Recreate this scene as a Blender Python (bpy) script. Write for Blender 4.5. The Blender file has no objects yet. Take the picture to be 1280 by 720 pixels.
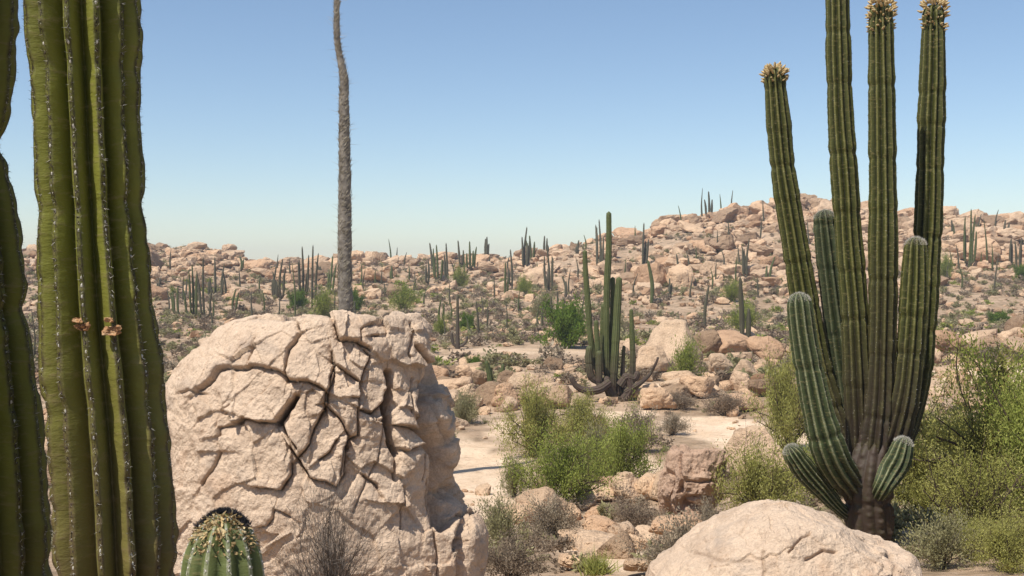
import bpy, math, random
import numpy as np
from mathutils import Vector

rng = np.random.default_rng(7)
random.seed(7)
SC = bpy.context.scene
COL = SC.collection
EZ = 6.0                      # eye height above the datum
F = 1400.0                    # focal length in photo pixels (1280 wide)
PITCH = math.atan(25 / F)
cp, sp_ = math.cos(PITCH), math.sin(PITCH)

# ------------------------------------------------------------------ camera geometry helpers
def P(px, py, D):
    """world point seen at photo pixel (px,py) at depth y = D"""
    dx, dy = (px - 640) / F, (360 - py) / F
    y = cp + dy * sp_
    z = -sp_ + dy * cp
    k = D / y
    return np.array([dx * k, D, z * k + EZ])

def to_px(p):
    p = np.atleast_2d(p)
    x, y, z = p[:, 0], p[:, 1], p[:, 2] - EZ
    f = y * cp - z * sp_
    u = y * sp_ + z * cp
    f = np.where(f < 0.05, 0.05, f)
    return 640 + F * x / f, 360 - F * u / f

# ------------------------------------------------------------------ noise
def _hash(ix, iy, iz, seed):
    h = (ix.astype(np.int64) * 374761393 + iy.astype(np.int64) * 668265263 + iz.astype(np.int64) * 2147483647 + seed * 1274126177) & 0xFFFFFFFF
    h = ((h ^ (h >> 13)) * 1274126177) & 0xFFFFFFFF
    h = (h ^ (h >> 16)) & 0xFFFFFFFF
    return h.astype(np.float64) / 4294967295.0

def vnoise(p, seed=0):
    i = np.floor(p).astype(np.int64)
    f = p - i
    f = f * f * f * (f * (f * 6 - 15) + 10)
    r = 0
    for a in (0, 1):
        for b in (0, 1):
            for c in (0, 1):
                w = (f[:, 0] if a else 1 - f[:, 0]) * (f[:, 1] if b else 1 - f[:, 1]) * (f[:, 2] if c else 1 - f[:, 2])
                r = r + w * _hash(i[:, 0] + a, i[:, 1] + b, i[:, 2] + c, seed)
    return r * 2 - 1

def fbm(p, oct=4, seed=0, gain=.5):
    a, r = 1.0, 0
    for k in range(oct):
        r = r + a * vnoise(p * (2.03 ** k) + k * 17.3, seed + k)
        a *= gain
    return r

def fbm2(x, y, s, oct=4, seed=0):
    return fbm(np.stack([x / s, y / s, np.zeros_like(x) + .37], 1), oct, seed)

# ------------------------------------------------------------------ terrain height
T_PX = np.array([-100, 60, 250, 330, 450, 640, 760, 880, 1000, 1150, 1280, 1400.])
T_D = np.array([0, 5, 9, 12, 18, 26, 40, 60, 70, 90, 110, 130, 150, 170, 190, 200, 230, 300, 600, 3500.])
T_Z = np.array([
 [-1.7]*12,
 [-1.85]*12,
 [-2.5,-2.5,-2.5,-2.5,-2.5,-2.6,-2.6,-2.6,-2.5,-2.5,-2.5,-2.5],
 [-3.0,-3.0,-3.0,-3.1,-3.2,-3.2,-3.15,-3.05,-2.92,-2.88,-2.85,-2.8],
 [-3.9,-3.9,-4.0,-4.1,-4.3,-4.4,-4.3,-4.2,-4.0,-3.7,-3.6,-3.5],
 [-4.6,-4.6,-4.7,-4.8,-4.9,-5.0,-5.0,-4.9,-4.7,-4.4,-4.2,-4.1],
 [-5.0,-5.0,-5.1,-5.2,-5.2,-5.2,-5.2,-5.2,-5.1,-4.8,-4.6,-4.5],
 [-5.1]*12,
 [-5.0]*12,
 [-5.0]*12,
 [-4.6]*12,
 [-2.5,-2.5,-2.8,-3.2,-3.2,-3.5,-3.0,-2.4,-2.0,-2.4,-2.6,-2.6],
 [-0.6,-0.6,-0.6,-1.6,-1.4,-1.8,-0.4,1.0,1.8,1.0,0.3,0.3],
 [1.0,1.0,1.6,-0.4,0.1,0.0,2.4,4.8,6.3,4.6,3.6,3.6],
 [2.0,2.0,3.2,0.1,1.0,1.2,4.4,7.8,10.4,8.0,7.4,7.4],
 [2.0,2.0,3.4,0.2,1.2,1.4,4.8,8.5,11.2,8.8,8.0,8.0],
 [0,0,1,-1,-.5,0,3,6,8,7,6,6],
 [-4]*12, [-6]*12, [-9]*12])

def ground(x, y):
    x = np.asarray(x, float); y = np.asarray(y, float)
    x, y = np.broadcast_arrays(x, y)
    shp = x.shape
    x, y = x.ravel(), y.ravel()
    D = np.clip(np.hypot(np.maximum(y, 0), np.where(y > 0, x * .25, 0)), 0, 3400)
    px = np.clip(640 + F * x / np.maximum(y, 1.0), -100, 1400)
    i = np.clip(np.searchsorted(T_D, D, 'right') - 1, 0, len(T_D) - 2)
    t = (D - T_D[i]) / (T_D[i + 1] - T_D[i])
    j = np.clip(np.searchsorted(T_PX, px, 'right') - 1, 0, len(T_PX) - 2)
    s = (px - T_PX[j]) / (T_PX[j + 1] - T_PX[j]); s = s * s * (3 - 2 * s)
    za = T_Z[i, j] * (1 - s) + T_Z[i, j + 1] * s
    zb = T_Z[i + 1, j] * (1 - s) + T_Z[i + 1, j + 1] * s
    z = za * (1 - t) + zb * t
    n = fbm2(x, y, 9.0, 4, 3)
    n2 = fbm2(x, y, 1.3, 3, 9)
    hill = np.clip((D - 105) / 40, 0, 1) * np.clip((400 - D) / 150, 0, 1)
    z = z + n * (.10 + .5 * hill) * np.clip(D / 12, 0, 1) + n2 * .05 * np.clip(D / 4, .2, 1) * (1 + 2 * hill)
    return (z + EZ).reshape(shp)

_DS = np.concatenate([np.linspace(2, 60, 500), np.linspace(60.2, 260, 700)])
def ray_ground(px, py):
    """where the view ray of a photo pixel first meets the ground"""
    pts = np.array([P(px, py, d) for d in _DS])
    g = ground(pts[:, 0], pts[:, 1])
    k = np.nonzero(pts[:, 2] <= g)[0]
    if len(k) == 0:
        d = 196.0
        p = P(px, py, d); p[2] = ground(p[0], p[1]); return p
    p = pts[k[0]].copy(); p[2] = g[k[0]]
    return p

# ------------------------------------------------------------------ object helpers
def mesh_np(name, V, Fc, mats=(), smooth=True, cols=None, mat_idx=None):
    V = np.asarray(V, np.float32); Fc = np.asarray(Fc, np.int32)
    me = bpy.data.meshes.new(name)
    n, k = Fc.shape
    me.vertices.add(len(V)); me.vertices.foreach_set('co', V.ravel())
    me.loops.add(n * k); me.loops.foreach_set('vertex_index', Fc.ravel())
    me.polygons.add(n)
    me.polygons.foreach_set('loop_start', np.arange(0, n * k, k, dtype=np.int32))
    me.polygons.foreach_set('loop_total', np.full(n, k, np.int32))
    if mat_idx is not None:
        me.polygons.foreach_set('material_index', np.asarray(mat_idx, np.int32))
    me.polygons.foreach_set('use_smooth', np.full(n, smooth, bool))
    me.update(calc_edges=True)
    me.validate()
    if cols is not None:
        a = me.color_attributes.new('Col', 'FLOAT_COLOR', 'POINT')
        c = np.ones((len(V), 4), np.float32); c[:, :cols.shape[1]] = cols
        a.data.foreach_set('color', c.ravel())
    for m in mats: me.materials.append(m)
    return me

def link(name, data, parent=None, loc=None):
    o = bpy.data.objects.new(name, data); COL.objects.link(o)
    if parent is not None: o.parent = parent
    if loc is not None: o.location = loc
    return o

def tag(o, label, cat, group=None, kind=None):
    if label: o['label'] = label
    if cat: o['category'] = cat
    if group: o['group'] = group
    if kind: o['kind'] = kind
    return o

class Acc:
    def __init__(s): s.V, s.F, s.C, s.M, s.n = [], [], [], [], 0
    def add(s, V, Fc, C=None, m=0):
        s.V.append(V); s.F.append(np.asarray(Fc) + s.n); s.n += len(V)
        s.C.append(C if C is not None else np.ones((len(V), 3)))
        s.M.append(np.full(len(Fc), m))
    def mesh(s, name, mats, smooth=True, origin=None):
        V = np.concatenate(s.V)
        if origin is not None: V = V - np.asarray(origin)
        return mesh_np(name, V, np.concatenate(s.F), mats, smooth, np.concatenate(s.C), np.concatenate(s.M))

# ------------------------------------------------------------------ materials
def new_mat(name):
    m = bpy.data.materials.new(name); m.use_nodes = True
    nt = m.node_tree; nt.nodes.clear()
    out = nt.nodes.new('ShaderNodeOutputMaterial')
    b = nt.nodes.new('ShaderNodeBsdfPrincipled')
    nt.links.new(b.outputs[0], out.inputs['Surface'])
    b.inputs['Roughness'].default_value = .9
    b.inputs['Specular IOR Level'].default_value = .2
    return m, nt, b

def N(nt, typ, **kw):
    n = nt.nodes.new(typ)
    for k, v in kw.items():
        if k.startswith('i_'):
            key = k[2:]
            n.inputs[int(key) if key.isdigit() else key].default_value = v
        else: setattr(n, k, v)
    return n

def noise(nt, vec, scale, detail=4, rough=.55, dist=0):
    n = N(nt, 'ShaderNodeTexNoise'); n.inputs['Scale'].default_value = scale
    n.inputs['Detail'].default_value = detail; n.inputs['Roughness'].default_value = rough
    n.inputs['Distortion'].default_value = dist
    nt.links.new(vec, n.inputs['Vector']); return n.outputs['Fac']

def ramp(nt, fac, stops):
    r = N(nt, 'ShaderNodeValToRGB')
    el = r.color_ramp.elements
    while len(el) < len(stops): el.new(.5)
    for e, (p, c) in zip(el, stops):
        e.position = p; e.color = (c[0], c[1], c[2], 1) if not isinstance(c, (int, float)) else (c, c, c, 1)
    nt.links.new(fac, r.inputs['Fac']); return r.outputs['Color']

def mix(nt, fac, a, b, mode='MIX'):
    n = N(nt, 'ShaderNodeMix', data_type='RGBA', blend_type=mode)
    for sock, v in ((n.inputs[0], fac), (n.inputs[6], a), (n.inputs[7], b)):
        if isinstance(v, (int, float)): sock.default_value = v
        elif isinstance(v, tuple): sock.default_value = (v[0], v[1], v[2], 1)
        else: nt.links.new(v, sock)
    return n.outputs[2]

def mth(nt, op, a, b=0.0, c=None, clamp=False):
    n = N(nt, 'ShaderNodeMath', operation=op, use_clamp=clamp)
    for s, v in zip(n.inputs, (a, b) if c is None else (a, b, c)):
        if isinstance(v, (int, float)): s.default_value = v
        else: nt.links.new(v, s)
    return n.outputs[0]

def bump(nt, b, h, strength, dist):
    n = N(nt, 'ShaderNodeBump'); n.inputs['Strength'].default_value = strength; n.inputs['Distance'].default_value = dist
    nt.links.new(h, n.inputs['Height']); nt.links.new(n.outputs[0], b.inputs['Normal'])

def attr(nt, name='Col'):
    a = N(nt, 'ShaderNodeAttribute'); a.attribute_name = name
    s = N(nt, 'ShaderNodeSeparateColor'); nt.links.new(a.outputs['Color'], s.inputs[0])
    return s.outputs[0], s.outputs[1], s.outputs[2], a.outputs['Color']

def rock_mat(name, light, mid, dark, mode, bscale=1.0, near=False):
    m, nt, b = new_mat(name)
    g = N(nt, 'ShaderNodeNewGeometry').outputs['Position']
    big = noise(nt, g, .9 if near else .35, 5, .6, .4)
    med = noise(nt, g, 5 if near else 1.7, 6, .65)
    fine = noise(nt, g, 70 if near else 14, 3, .7)
    c = ramp(nt, big, [(.30, mid), (.52, light), (.72, mid)])
    c = mix(nt, ramp(nt, med, [(.50, 0.0), (.72, .75)]), c, dark)
    c = mix(nt, ramp(nt, fine, [(.35, .25), (.55, 0.0)]), c, tuple(x * .45 for x in dark))
    c = mix(nt, ramp(nt, fine, [(.60, 0.0), (.75, .3)]), c, tuple(min(.8, x * 1.35) for x in light))
    if mode == 'single':
        r = N(nt, 'ShaderNodeObjectInfo').outputs['Random']
    else:
        r = attr(nt)[0]
    if mode != 'hero':
        tint = ramp(nt, r, [(0, (.50, .44, .40)), (.2, (.90, .82, .76)), (.5, (1.12, 1.06, 1.02)), (.75, (1.2, 1.08, .98)), (.9, (1.0, .84, .74)), (1, (.62, .50, .42))])
        c = mix(nt, 1.0, c, tint, 'MULTIPLY')
    else:
        cr, cg, cb, _ = attr(nt)
        c = mix(nt, cr, c, (.13, .075, .045))       # dark brown tint along the cracks
        lich = noise(nt, g, 2.3, 5, .7, .6)
        c = mix(nt, ramp(nt, lich, [(.56, 0.0), (.70, .45)]), c, (.26, .22, .19))
        c = mix(nt, ramp(nt, noise(nt, g, 1.7, 4, .6, .8), [(.60, 0.0), (.75, .5)]), c, (.52, .30, .17))
    nt.links.new(c, b.inputs['Base Color'])
    b.inputs['Roughness'].default_value = .95
    b.inputs['Specular IOR Level'].default_value = .1
    h = mth(nt, 'ADD', mth(nt, 'MULTIPLY', med, 1.0), mth(nt, 'MULTIPLY', fine, .12 if near else .3))
    if near:
        vor = N(nt, 'ShaderNodeTexVoronoi', feature='DISTANCE_TO_EDGE'); vor.inputs['Scale'].default_value = 7
        nt.links.new(mix(nt, .12, g, N(nt, 'ShaderNodeTexNoise').outputs['Color']), vor.inputs['Vector'])
        h = mth(nt, 'ADD', h, mth(nt, 'MULTIPLY', noise(nt, g, 22, 5, .7), .45))
        h = mth(nt, 'ADD', h, mth(nt, 'MULTIPLY', noise(nt, g, 150, 3, .7), .10))
    bump(nt, b, h, .8, (.07 if near else .35) * bscale)
    return m

M = {}
M['hero'] = rock_mat('granite_near', (.68, .51, .365), (.60, .44, .31), (.44, .31, .215), 'hero', near=True)
M['rock'] = rock_mat('granite_boulder', (.585, .44, .30), (.50, .36, .24), (.28, .195, .13), 'single')
M['rockmass'] = rock_mat('granite_mass', (.585, .44, .30), (.50, .36, .24), (.28, .195, .13), 'mass')

M['rough'] = rock_mat('granite_rough', (.50, .40, .31), (.41, .32, .25), (.27, .205, .16), 'single', near=True)
# ground
m, nt, b = new_mat('desert_soil')
g = N(nt, 'ShaderNodeNewGeometry').outputs['Position']
c = ramp(nt, noise(nt, g, .16, 6, .65), [(.30, (.28, .185, .11)), (.5, (.42, .29, .185)), (.66, (.55, .395, .265))])
c = mix(nt, ramp(nt, noise(nt, g, 1.1, 6, .7), [(.46, 0.0), (.60, .8)]), c, (.20, .14, .08))
c = mix(nt, ramp(nt, noise(nt, g, 6, 5, .7), [(.55, 0.0), (.66, .7)]), c, (.50, .37, .27))
sr, sg, sb, _ = attr(nt)
sand = ramp(nt, noise(nt, g, .8, 7, .65), [(.35, (.66, .47, .305)), (.6, (.80, .605, .42))])
sand = mix(nt, ramp(nt, noise(nt, g, 9, 5, .7), [(.52, 0.0), (.62, .6)]), sand, (.48, .33, .21))
sand = mix(nt, ramp(nt, noise(nt, g, 2.6, 6, .75, .5), [(.55, 0.0), (.63, .6)]), sand, (.42, .29, .18))
c = mix(nt, sr, c, sand)
nt.links.new(c, b.inputs['Base Color'])
bump(nt, b, mth(nt, 'ADD', noise(nt, g, 4, 8, .7), mth(nt, 'MULTIPLY', noise(nt, g, 40, 4, .7), .2)), .7, .12)
M['soil'] = m

def cactus_mat(name, green, valley_shade, areole_highlight, bark, far=False):
    m, nt, b = new_mat(name)
    g = N(nt, 'ShaderNodeNewGeometry').outputs['Position']
    cr, cg, cb, _ = attr(nt)
    c = mix(nt, ramp(nt, cr, [(.05, 0.0), (.6, 1.0)]), valley_shade, green)  # darker green between the ribs, with recess shade painted in
    n = noise(nt, g, 6 if not far else 2, 5, .65)
    c = mix(nt, ramp(nt, n, [(.35, .55), (.6, 0.0)]), c, tuple(x * .6 for x in green))
    # corky scars across the skin
    mp = N(nt, 'ShaderNodeMapping'); mp.inputs['Scale'].default_value = (14, 14, 50); nt.links.new(g, mp.inputs['Vector'])
    sc = noise(nt, mp.outputs[0], 1.0, 4, .7)
    c = mix(nt, ramp(nt, sc, [(.54, 0.0), (.66, .5)]), c, (.24, .19, .08))
    c = mix(nt, mth(nt, 'MULTIPLY', ramp(nt, cr, [(.76, 0.0), (.88, 1.0)]), ramp(nt, noise(nt, g, 60 if not far else 8, 3, .7), [(.35, .35), (.6, .95)])), c, areole_highlight)  # areole band on near columns; painted rib highlights on the right cactus
    bn = noise(nt, g, 9, 5, .7)
    bf = mth(nt, 'MULTIPLY', cb, ramp(nt, bn, [(.3, .6), (.55, 1.0)]), clamp=True)
    c = mix(nt, bf, c, bark)
    nt.links.new(c, b.inputs['Base Color'])
    b.inputs['Roughness'].default_value = .6
    b.inputs['Specular IOR Level'].default_value = .25
    bump(nt, b, mth(nt, 'ADD', n, mth(nt, 'MULTIPLY', sc, .6)), .5, .012 if not far else .05)
    return m
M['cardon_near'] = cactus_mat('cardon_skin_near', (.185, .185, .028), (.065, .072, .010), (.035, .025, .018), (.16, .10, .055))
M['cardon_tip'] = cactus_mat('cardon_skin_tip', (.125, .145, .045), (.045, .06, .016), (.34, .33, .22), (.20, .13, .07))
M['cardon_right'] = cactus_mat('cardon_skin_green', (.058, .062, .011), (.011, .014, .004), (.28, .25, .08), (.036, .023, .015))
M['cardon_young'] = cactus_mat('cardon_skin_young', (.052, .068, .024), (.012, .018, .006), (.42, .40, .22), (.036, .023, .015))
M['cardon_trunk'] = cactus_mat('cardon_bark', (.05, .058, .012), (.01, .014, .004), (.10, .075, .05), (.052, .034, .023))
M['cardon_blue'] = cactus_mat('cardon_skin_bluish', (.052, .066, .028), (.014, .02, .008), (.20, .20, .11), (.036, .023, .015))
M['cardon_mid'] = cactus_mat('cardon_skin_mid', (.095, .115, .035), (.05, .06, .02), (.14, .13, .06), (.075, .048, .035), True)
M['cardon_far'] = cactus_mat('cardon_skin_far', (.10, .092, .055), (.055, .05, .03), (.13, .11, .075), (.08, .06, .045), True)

def plain(name, stops, scale=8, rough=.9, tr=0, use_attr=False):
    m, nt, b = new_mat(name)
    g = N(nt, 'ShaderNodeNewGeometry').outputs['Position']
    fac = attr(nt)[0] if use_attr else noise(nt, g, scale, 4, .65)
    c = ramp(nt, fac, stops)
    nt.links.new(c, b.inputs['Base Color']); b.inputs['Roughness'].default_value = rough
    b.inputs['Specular IOR Level'].default_value = .115
    if tr:
        t = N(nt, 'ShaderNodeBsdfTranslucent'); nt.links.new(c, t.inputs[0])
        mx = N(nt, 'ShaderNodeMixShader'); mx.inputs[0].default_value = tr
        nt.links.new(b.outputs[0], mx.inputs[1]); nt.links.new(t.outputs[0], mx.inputs[2])
        nt.links.new(mx.outputs[0], nt.nodes['Material Output'].inputs['Surface'])
    return m
M['spine_pale'] = plain('spine_pale', [(0, (.38, .34, .28)), (1, (.62, .58, .50))])
M['spine_dark'] = plain('spine_dark', [(0, (.03, .022, .018)), (1, (.09, .065, .05))])
M['bud'] = plain('flower_bud', [(.3, (.22, .13, .06)), (.5, (.50, .36, .17)), (.7, (.68, .57, .34))], 40)
M['petal'] = plain('dried_petal', [(.3, (.20, .12, .06)), (.5, (.42, .30, .14)), (.7, (.58, .47, .28))], 60)
M['scar'] = plain('corky_scar', [(.3, (.14, .07, .035)), (.5, (.34, .18, .085)), (.7, (.55, .38, .22))], 50)
M['shadebristle'] = plain('shade_bristles', [(.3, (.012, .012, .014)), (.7, (.05, .045, .05))], 70)
M['twig_grey'] = plain('twig_grey', [(.3, (.10, .08, .065)), (.7, (.24, .20, .165))], 9)
M['twig_brown'] = plain('twig_brown', [(.3, (.05, .035, .025)), (.7, (.12, .085, .06))], 9)
M['boojum_bark'] = plain('boojum_bark', [(.3, (.10, .085, .07)), (.5, (.19, .165, .135)), (.7, (.29, .255, .21))], 7)
M['boojum_twig'] = plain('boojum_twig', [(.3, (.28, .24, .17)), (.7, (.44, .39, .29))], 7)
def leafm(n, a, b_, c_): M[n] = plain(n, [(0, a), (.5, b_), (1, c_)], use_attr=True, tr=.35)
leafm('leaf_green', (.14, .17, .035), (.275, .31, .065), (.41, .42, .12))
leafm('leaf_vivid', (.07, .115, .018), (.13, .20, .03), (.22, .29, .055))
leafm('leaf_yellow', (.20, .195, .05), (.35, .335, .09), (.48, .45, .16))
leafm('leaf_olive', (.20, .18, .085), (.32, .29, .145), (.43, .39, .21))
leafm('leaf_grey', (.22, .17, .115), (.35, .28, .19), (.47, .39, .275))
leafm('leaf_brown', (.17, .125, .085), (.28, .21, .145), (.40, .32, .23))

# ------------------------------------------------------------------ terrain mesh
NR, nf, nb = 430, 620, 90
a_f = np.radians(np.linspace(-33, 33, nf))
a_b = np.radians(np.linspace(33, 327, nb + 2)[1:-1])
ang = np.concatenate([a_f, a_b])
rad = np.geomspace(1.2, 900, NR)
A, R = np.meshgrid(ang, rad)
X, Y = (np.sin(A) * R).ravel(), (np.cos(A) * R).ravel()
Zg = ground(X, Y)
V = np.stack([X, Y, Zg], 1)
V = np.vstack([V, [[0, 0, float(ground(0., 0.))]]])
na = len(ang)
i0 = (np.arange(NR - 1)[:, None] * na + np.arange(na)[None]).ravel()
i1 = (np.arange(NR - 1)[:, None] * na + (np.arange(na)[None] + 1) % na).ravel()
Q = np.stack([i0, i0 + na, i1 + na, i1], 1)
cpx, cpy = to_px(V)
SAND = [  # patches of pale sand: centre and radii in photo pixels
 (598, 600, 70, 46), (575, 650, 60, 36), (580, 562, 50, 10), (890, 537, 75, 15), (950, 548, 80, 12), (1010, 560, 60, 8),
 (760, 690, 50, 30), (790, 590, 40, 20), (640, 540, 40, 12), (780, 520, 40, 8), (1240, 470, 80, 14), (820, 485, 60, 6)]
ROAD = [(640, 438, 100, 3.6), (720, 441, 110, 3.0), (560, 447, 60, 3.0), (1230, 428, 120, 5)]
def pmask(lst):
    mm = np.zeros(len(V))
    wob = fbm2(V[:, 0], V[:, 1], 2.2, 4, 21) * .45
    for (a_, b_, c_, d_) in lst:
        e = np.hypot((cpx - a_) / c_, (cpy - b_) / d_) + wob
        mm = np.maximum(mm, np.clip((1.12 - e) / .3, 0, 1))
    return mm * (V[:, 1] > 4) * (V[:, 1] < 110)
sand_m, road_m = pmask(SAND), pmask(ROAD)
mk = np.maximum(sand_m, road_m * .5)
colr = np.stack([mk, mk, mk], 1)
fs = sand_m[Q].mean(1) > .5
fr = (road_m[Q].mean(1) > .5) & ~fs
centre = np.array([[len(V) - 1, k, (k + 1) % na, (k + 1) % na] for k in range(na)])
def sub(name, mask_faces, extra_tri=False):
    q = Q[mask_faces]
    used = np.unique(q)
    remap = np.full(len(V), -1); remap[used] = np.arange(len(used))
    me = mesh_np(name, V[used], remap[q], [M['soil']], True, colr[used])
    o = link(name, me); o['kind'] = 'structure'; return o
sub('ground', ~(fs | fr)); 
sub('sandy_wash', fs); sub('dirt_road', fr)
# cap the little disc right under the camera
cv = V[:na].copy(); cc = np.vstack([cv, V[-1:]])
tri = np.array([[na, (k + 1) % na, k] for k in range(na)])
o = link('ground', mesh_np('ground', cc, tri, [M['soil']], True, np.zeros((len(cc), 3)))); o['kind'] = 'structure'

# ------------------------------------------------------------------ icosphere + boulder prototypes
def ico(sub):
    import bmesh
    bm = bmesh.new(); bmesh.ops.create_icosphere(bm, subdivisions=sub, radius=1)
    bm.verts.ensure_lookup_table()
    V = np.array([v.co[:] for v in bm.verts]); Fc = np.array([[l.index for l in f.verts] for f in bm.faces])
    bm.free(); return V, Fc
ICO = {k: ico(k) for k in (2, 3, 4, 5, 6)}

def boulder_shape(seed, sub=3, planes=11, sharp=11, rough=.06, scale=(1, 1, .75)):
    r = np.random.default_rng(seed)
    dirs, Fc = ICO[sub]
    n = r.normal(size=(planes, 3)); n /= np.linalg.norm(n, axis=1)[:, None]
    n = np.vstack([n, [[0, 0, -1], [0, 0, 1], [.95, .2, .1], [-.95, .1, .2]]])
    d = r.uniform(.62, 1.0, len(n)); d[-4] = .7
    dot = np.maximum(dirs @ n.T, .02)
    rr = ((dot / d) ** sharp).sum(1) ** (-1.0 / sharp)
    rr = np.minimum(rr, 1.35)
    V = dirs * rr[:, None]
    off = r.uniform(0, 50, 3)
    V = V * (1 + rough * fbm(V * 1.6 + off, 4 if sub > 2 else 2, seed) - rough * 1.3 * np.clip(.16 - np.abs(fbm(V * 1.3 + off + 9, 2, seed + 5)), 0, .16) / .16)[:, None]
    V = V * np.array(scale)
    return V, Fc

BPROTO = []
for k in range(14):
    sc = (1, random.uniform(.6, 1.1), random.uniform(.42, .9))
    V_, F_ = boulder_shape(100 + k, 4, planes=random.choice([6, 8, 10]), sharp=random.choice([14, 26, 40]), rough=.075, scale=sc)
    BPROTO.append(mesh_np('boulder', V_, F_, [M['rock']], False))
RPROTO = []
for k in range(14):
    V_, F_ = boulder_shape(700 + k, 5, planes=random.choice([6, 8, 10]), sharp=random.choice([7, 9, 13]), rough=.075, scale=(1, random.uniform(.7, 1.1), random.uniform(.55, .9)))
    V_ = V_ * (1 + .012 * fbm(V_ * 9, 3, k))[:, None]
    if k == 3:
        V_, F_ = boulder_shape(733, 5, planes=6, sharp=16, rough=.06, scale=(1, .9, 1.1)); V_[:, :2] *= (1.1 - .52 * np.clip(V_[:, 2:3] + .2, 0, 1.1)); V_[:, 2] *= .9
    RPROTO.append(mesh_np('boulder', V_, F_, [M['rock']]))
LOWP = [boulder_shape(300 + k, 2, planes=6, sharp=30, rough=.09, scale=(1, random.uniform(.5, 1.1), random.uniform(.38, .8))) for k in range(16)]
MIDP = [boulder_shape(400 + k, 3, planes=7, sharp=34, rough=.09, scale=(1, random.uniform(.5, 1.1), random.uniform(.38, .8))) for k in range(16)]

def rotz(a): c, s = math.cos(a), math.sin(a); return np.array([[c, -s, 0], [s, c, 0], [0, 0, 1]])
def rotx(a): c, s = math.cos(a), math.sin(a); return np.array([[1, 0, 0], [0, c, -s], [0, s, c]])

# ------------------------------------------------------------------ traced boulders of the middle distance
# (centre px, base py, width, height, prototype, yaw, depth override, label)
TR = [
 (848, 458, 86, 50, 3, .3, None, 'pointed pale boulder with bright top, tallest of the rocks across the wash'),
 (887, 446, 38, 36, 1, 1.2, None, 'rounded pinkish boulder just right of the pointed pale boulder'),
 (918, 444, 66, 30, 5, .2, None, 'low wide reddish boulder with a shaded front, below the twin thin cacti'),
 (962, 455, 60, 44, 6, .8, None, 'big pinkish boulder left of the tall branching cactus'),
 (902, 472, 46, 36, 2, 2.0, None, 'rounded tan boulder under the low reddish boulder'),
 (935, 480, 44, 34, 8, 1.0, None, 'pale boulder left of the green bush beside the cactus'),
 (950, 497, 40, 24, 10, .4, None, 'flat sunlit boulder at the edge of the green bush'),
 (876, 499, 50, 34, 9, 2.6, None, 'knobbly yellowish boulder above the upper sand strip'),
 (823, 514, 48, 30, 4, .5, None, 'smooth oval boulder right of the candelabra cactus base'),
 (858, 485, 40, 28, 7, 1.5, None, 'shaded grey-brown boulder behind the smooth oval one'),
 (812, 470, 44, 50, 11, .2, None, 'tall slab boulder behind the candelabra cactus arms'),
 (795, 500, 30, 18, 12, 1.9, None, 'small stone beside the foot of the candelabra cactus'),
 (925, 516, 60, 26, 0, 2.4, None, 'wide low boulder right above the upper sand strip'),
 (664, 502, 56, 42, 13, .9, None, 'largest pale boulder of the row behind the bright green bush'),
 (630, 508, 36, 32, 1, .1, None, 'tan boulder left of the largest one behind the bright green bush'),
 (600, 486, 34, 30, 6, 2.2, None, 'brown boulder left of the two short stub cacti'),
 (580, 478, 28, 22, 4, .3, None, 'small rounded boulder near the edge of the cracked rock, beside the road'),
 (586, 506, 26, 18, 9, 1.1, None, 'small pale stone right beside the cracked giant rock'),
 (640, 492, 36, 26, 2, .7, None, 'half hidden boulder behind the pale row near the stub cacti'),
 (700, 512, 40, 34, 8, 2.8, None, 'boulder poking out above the bright green bush'),
 (868, 652, 104, 86, 5, 1.1, None, 'big rough brown boulder with hollowed front, left of the tall branching cactus'),
 (760, 628, 40, 26, 7, .4, None, 'left half of the twin pale rocks below the green bushes'),
 (783, 628, 50, 30, 3, 1.6, None, 'right half of the twin pale rocks below the green bushes'),
 (757, 674, 58, 30, 11, 2.0, None, 'blocky tan rock atop the slab pile in the lower middle'),
 (722, 680, 44, 18, 12, .9, None, 'small flat rock at the left end of the slab pile'),
 (748, 694, 74, 26, 0, .3, None, 'wide flat slab below the blocky tan rock'),
 (838, 676, 74, 26, 10, .6, None, 'flat pale slab in front of the hollowed brown boulder'),
 (788, 690, 40, 40, 2, 2.3, None, 'leaning rock between the slab pile and the pale slab'),
 (725, 716, 60, 22, 13, 1.4, None, 'low rock at the bottom edge beside a spiky tuft'),
 (800, 722, 56, 26, 6, 2.9, None, 'low tan rock left of the big rounded rock at the bottom'),
 (1180, 446, 90, 34, 4, .2, None, 'long low pink boulder right of the tall branching cactus'),
 (1245, 444, 60, 26, 8, 1.2, None, 'low pink boulder near the right edge above the green tree'),
 (1278, 425, 34, 34, 1, .5, None, 'rounded boulder cut by the right edge of the view'),
 (1140, 470, 40, 24, 7, 2.1, None, 'small pale boulder just right of the tall cactus stems'),
 (545, 480, 30, 26, 13, .3, None, 'brown stone beside the right shoulder of the cracked giant rock'),
]
n_single = 0
def put_boulder(p, r, proto, yaw, label, group, sz=1.0, tilt=(0, 0), sink=.3, lst=None):
    global n_single
    o = link('boulder', (lst or BPROTO)[proto])
    o.rotation_euler = (tilt[0], tilt[1], yaw)
    o.scale = (r, r, r * sz)
    o.location = (p[0], p[1], p[2] + r * sz * (.6 - sink))
    tag(o, label, 'boulder', group); n_single += 1
    return o
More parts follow.
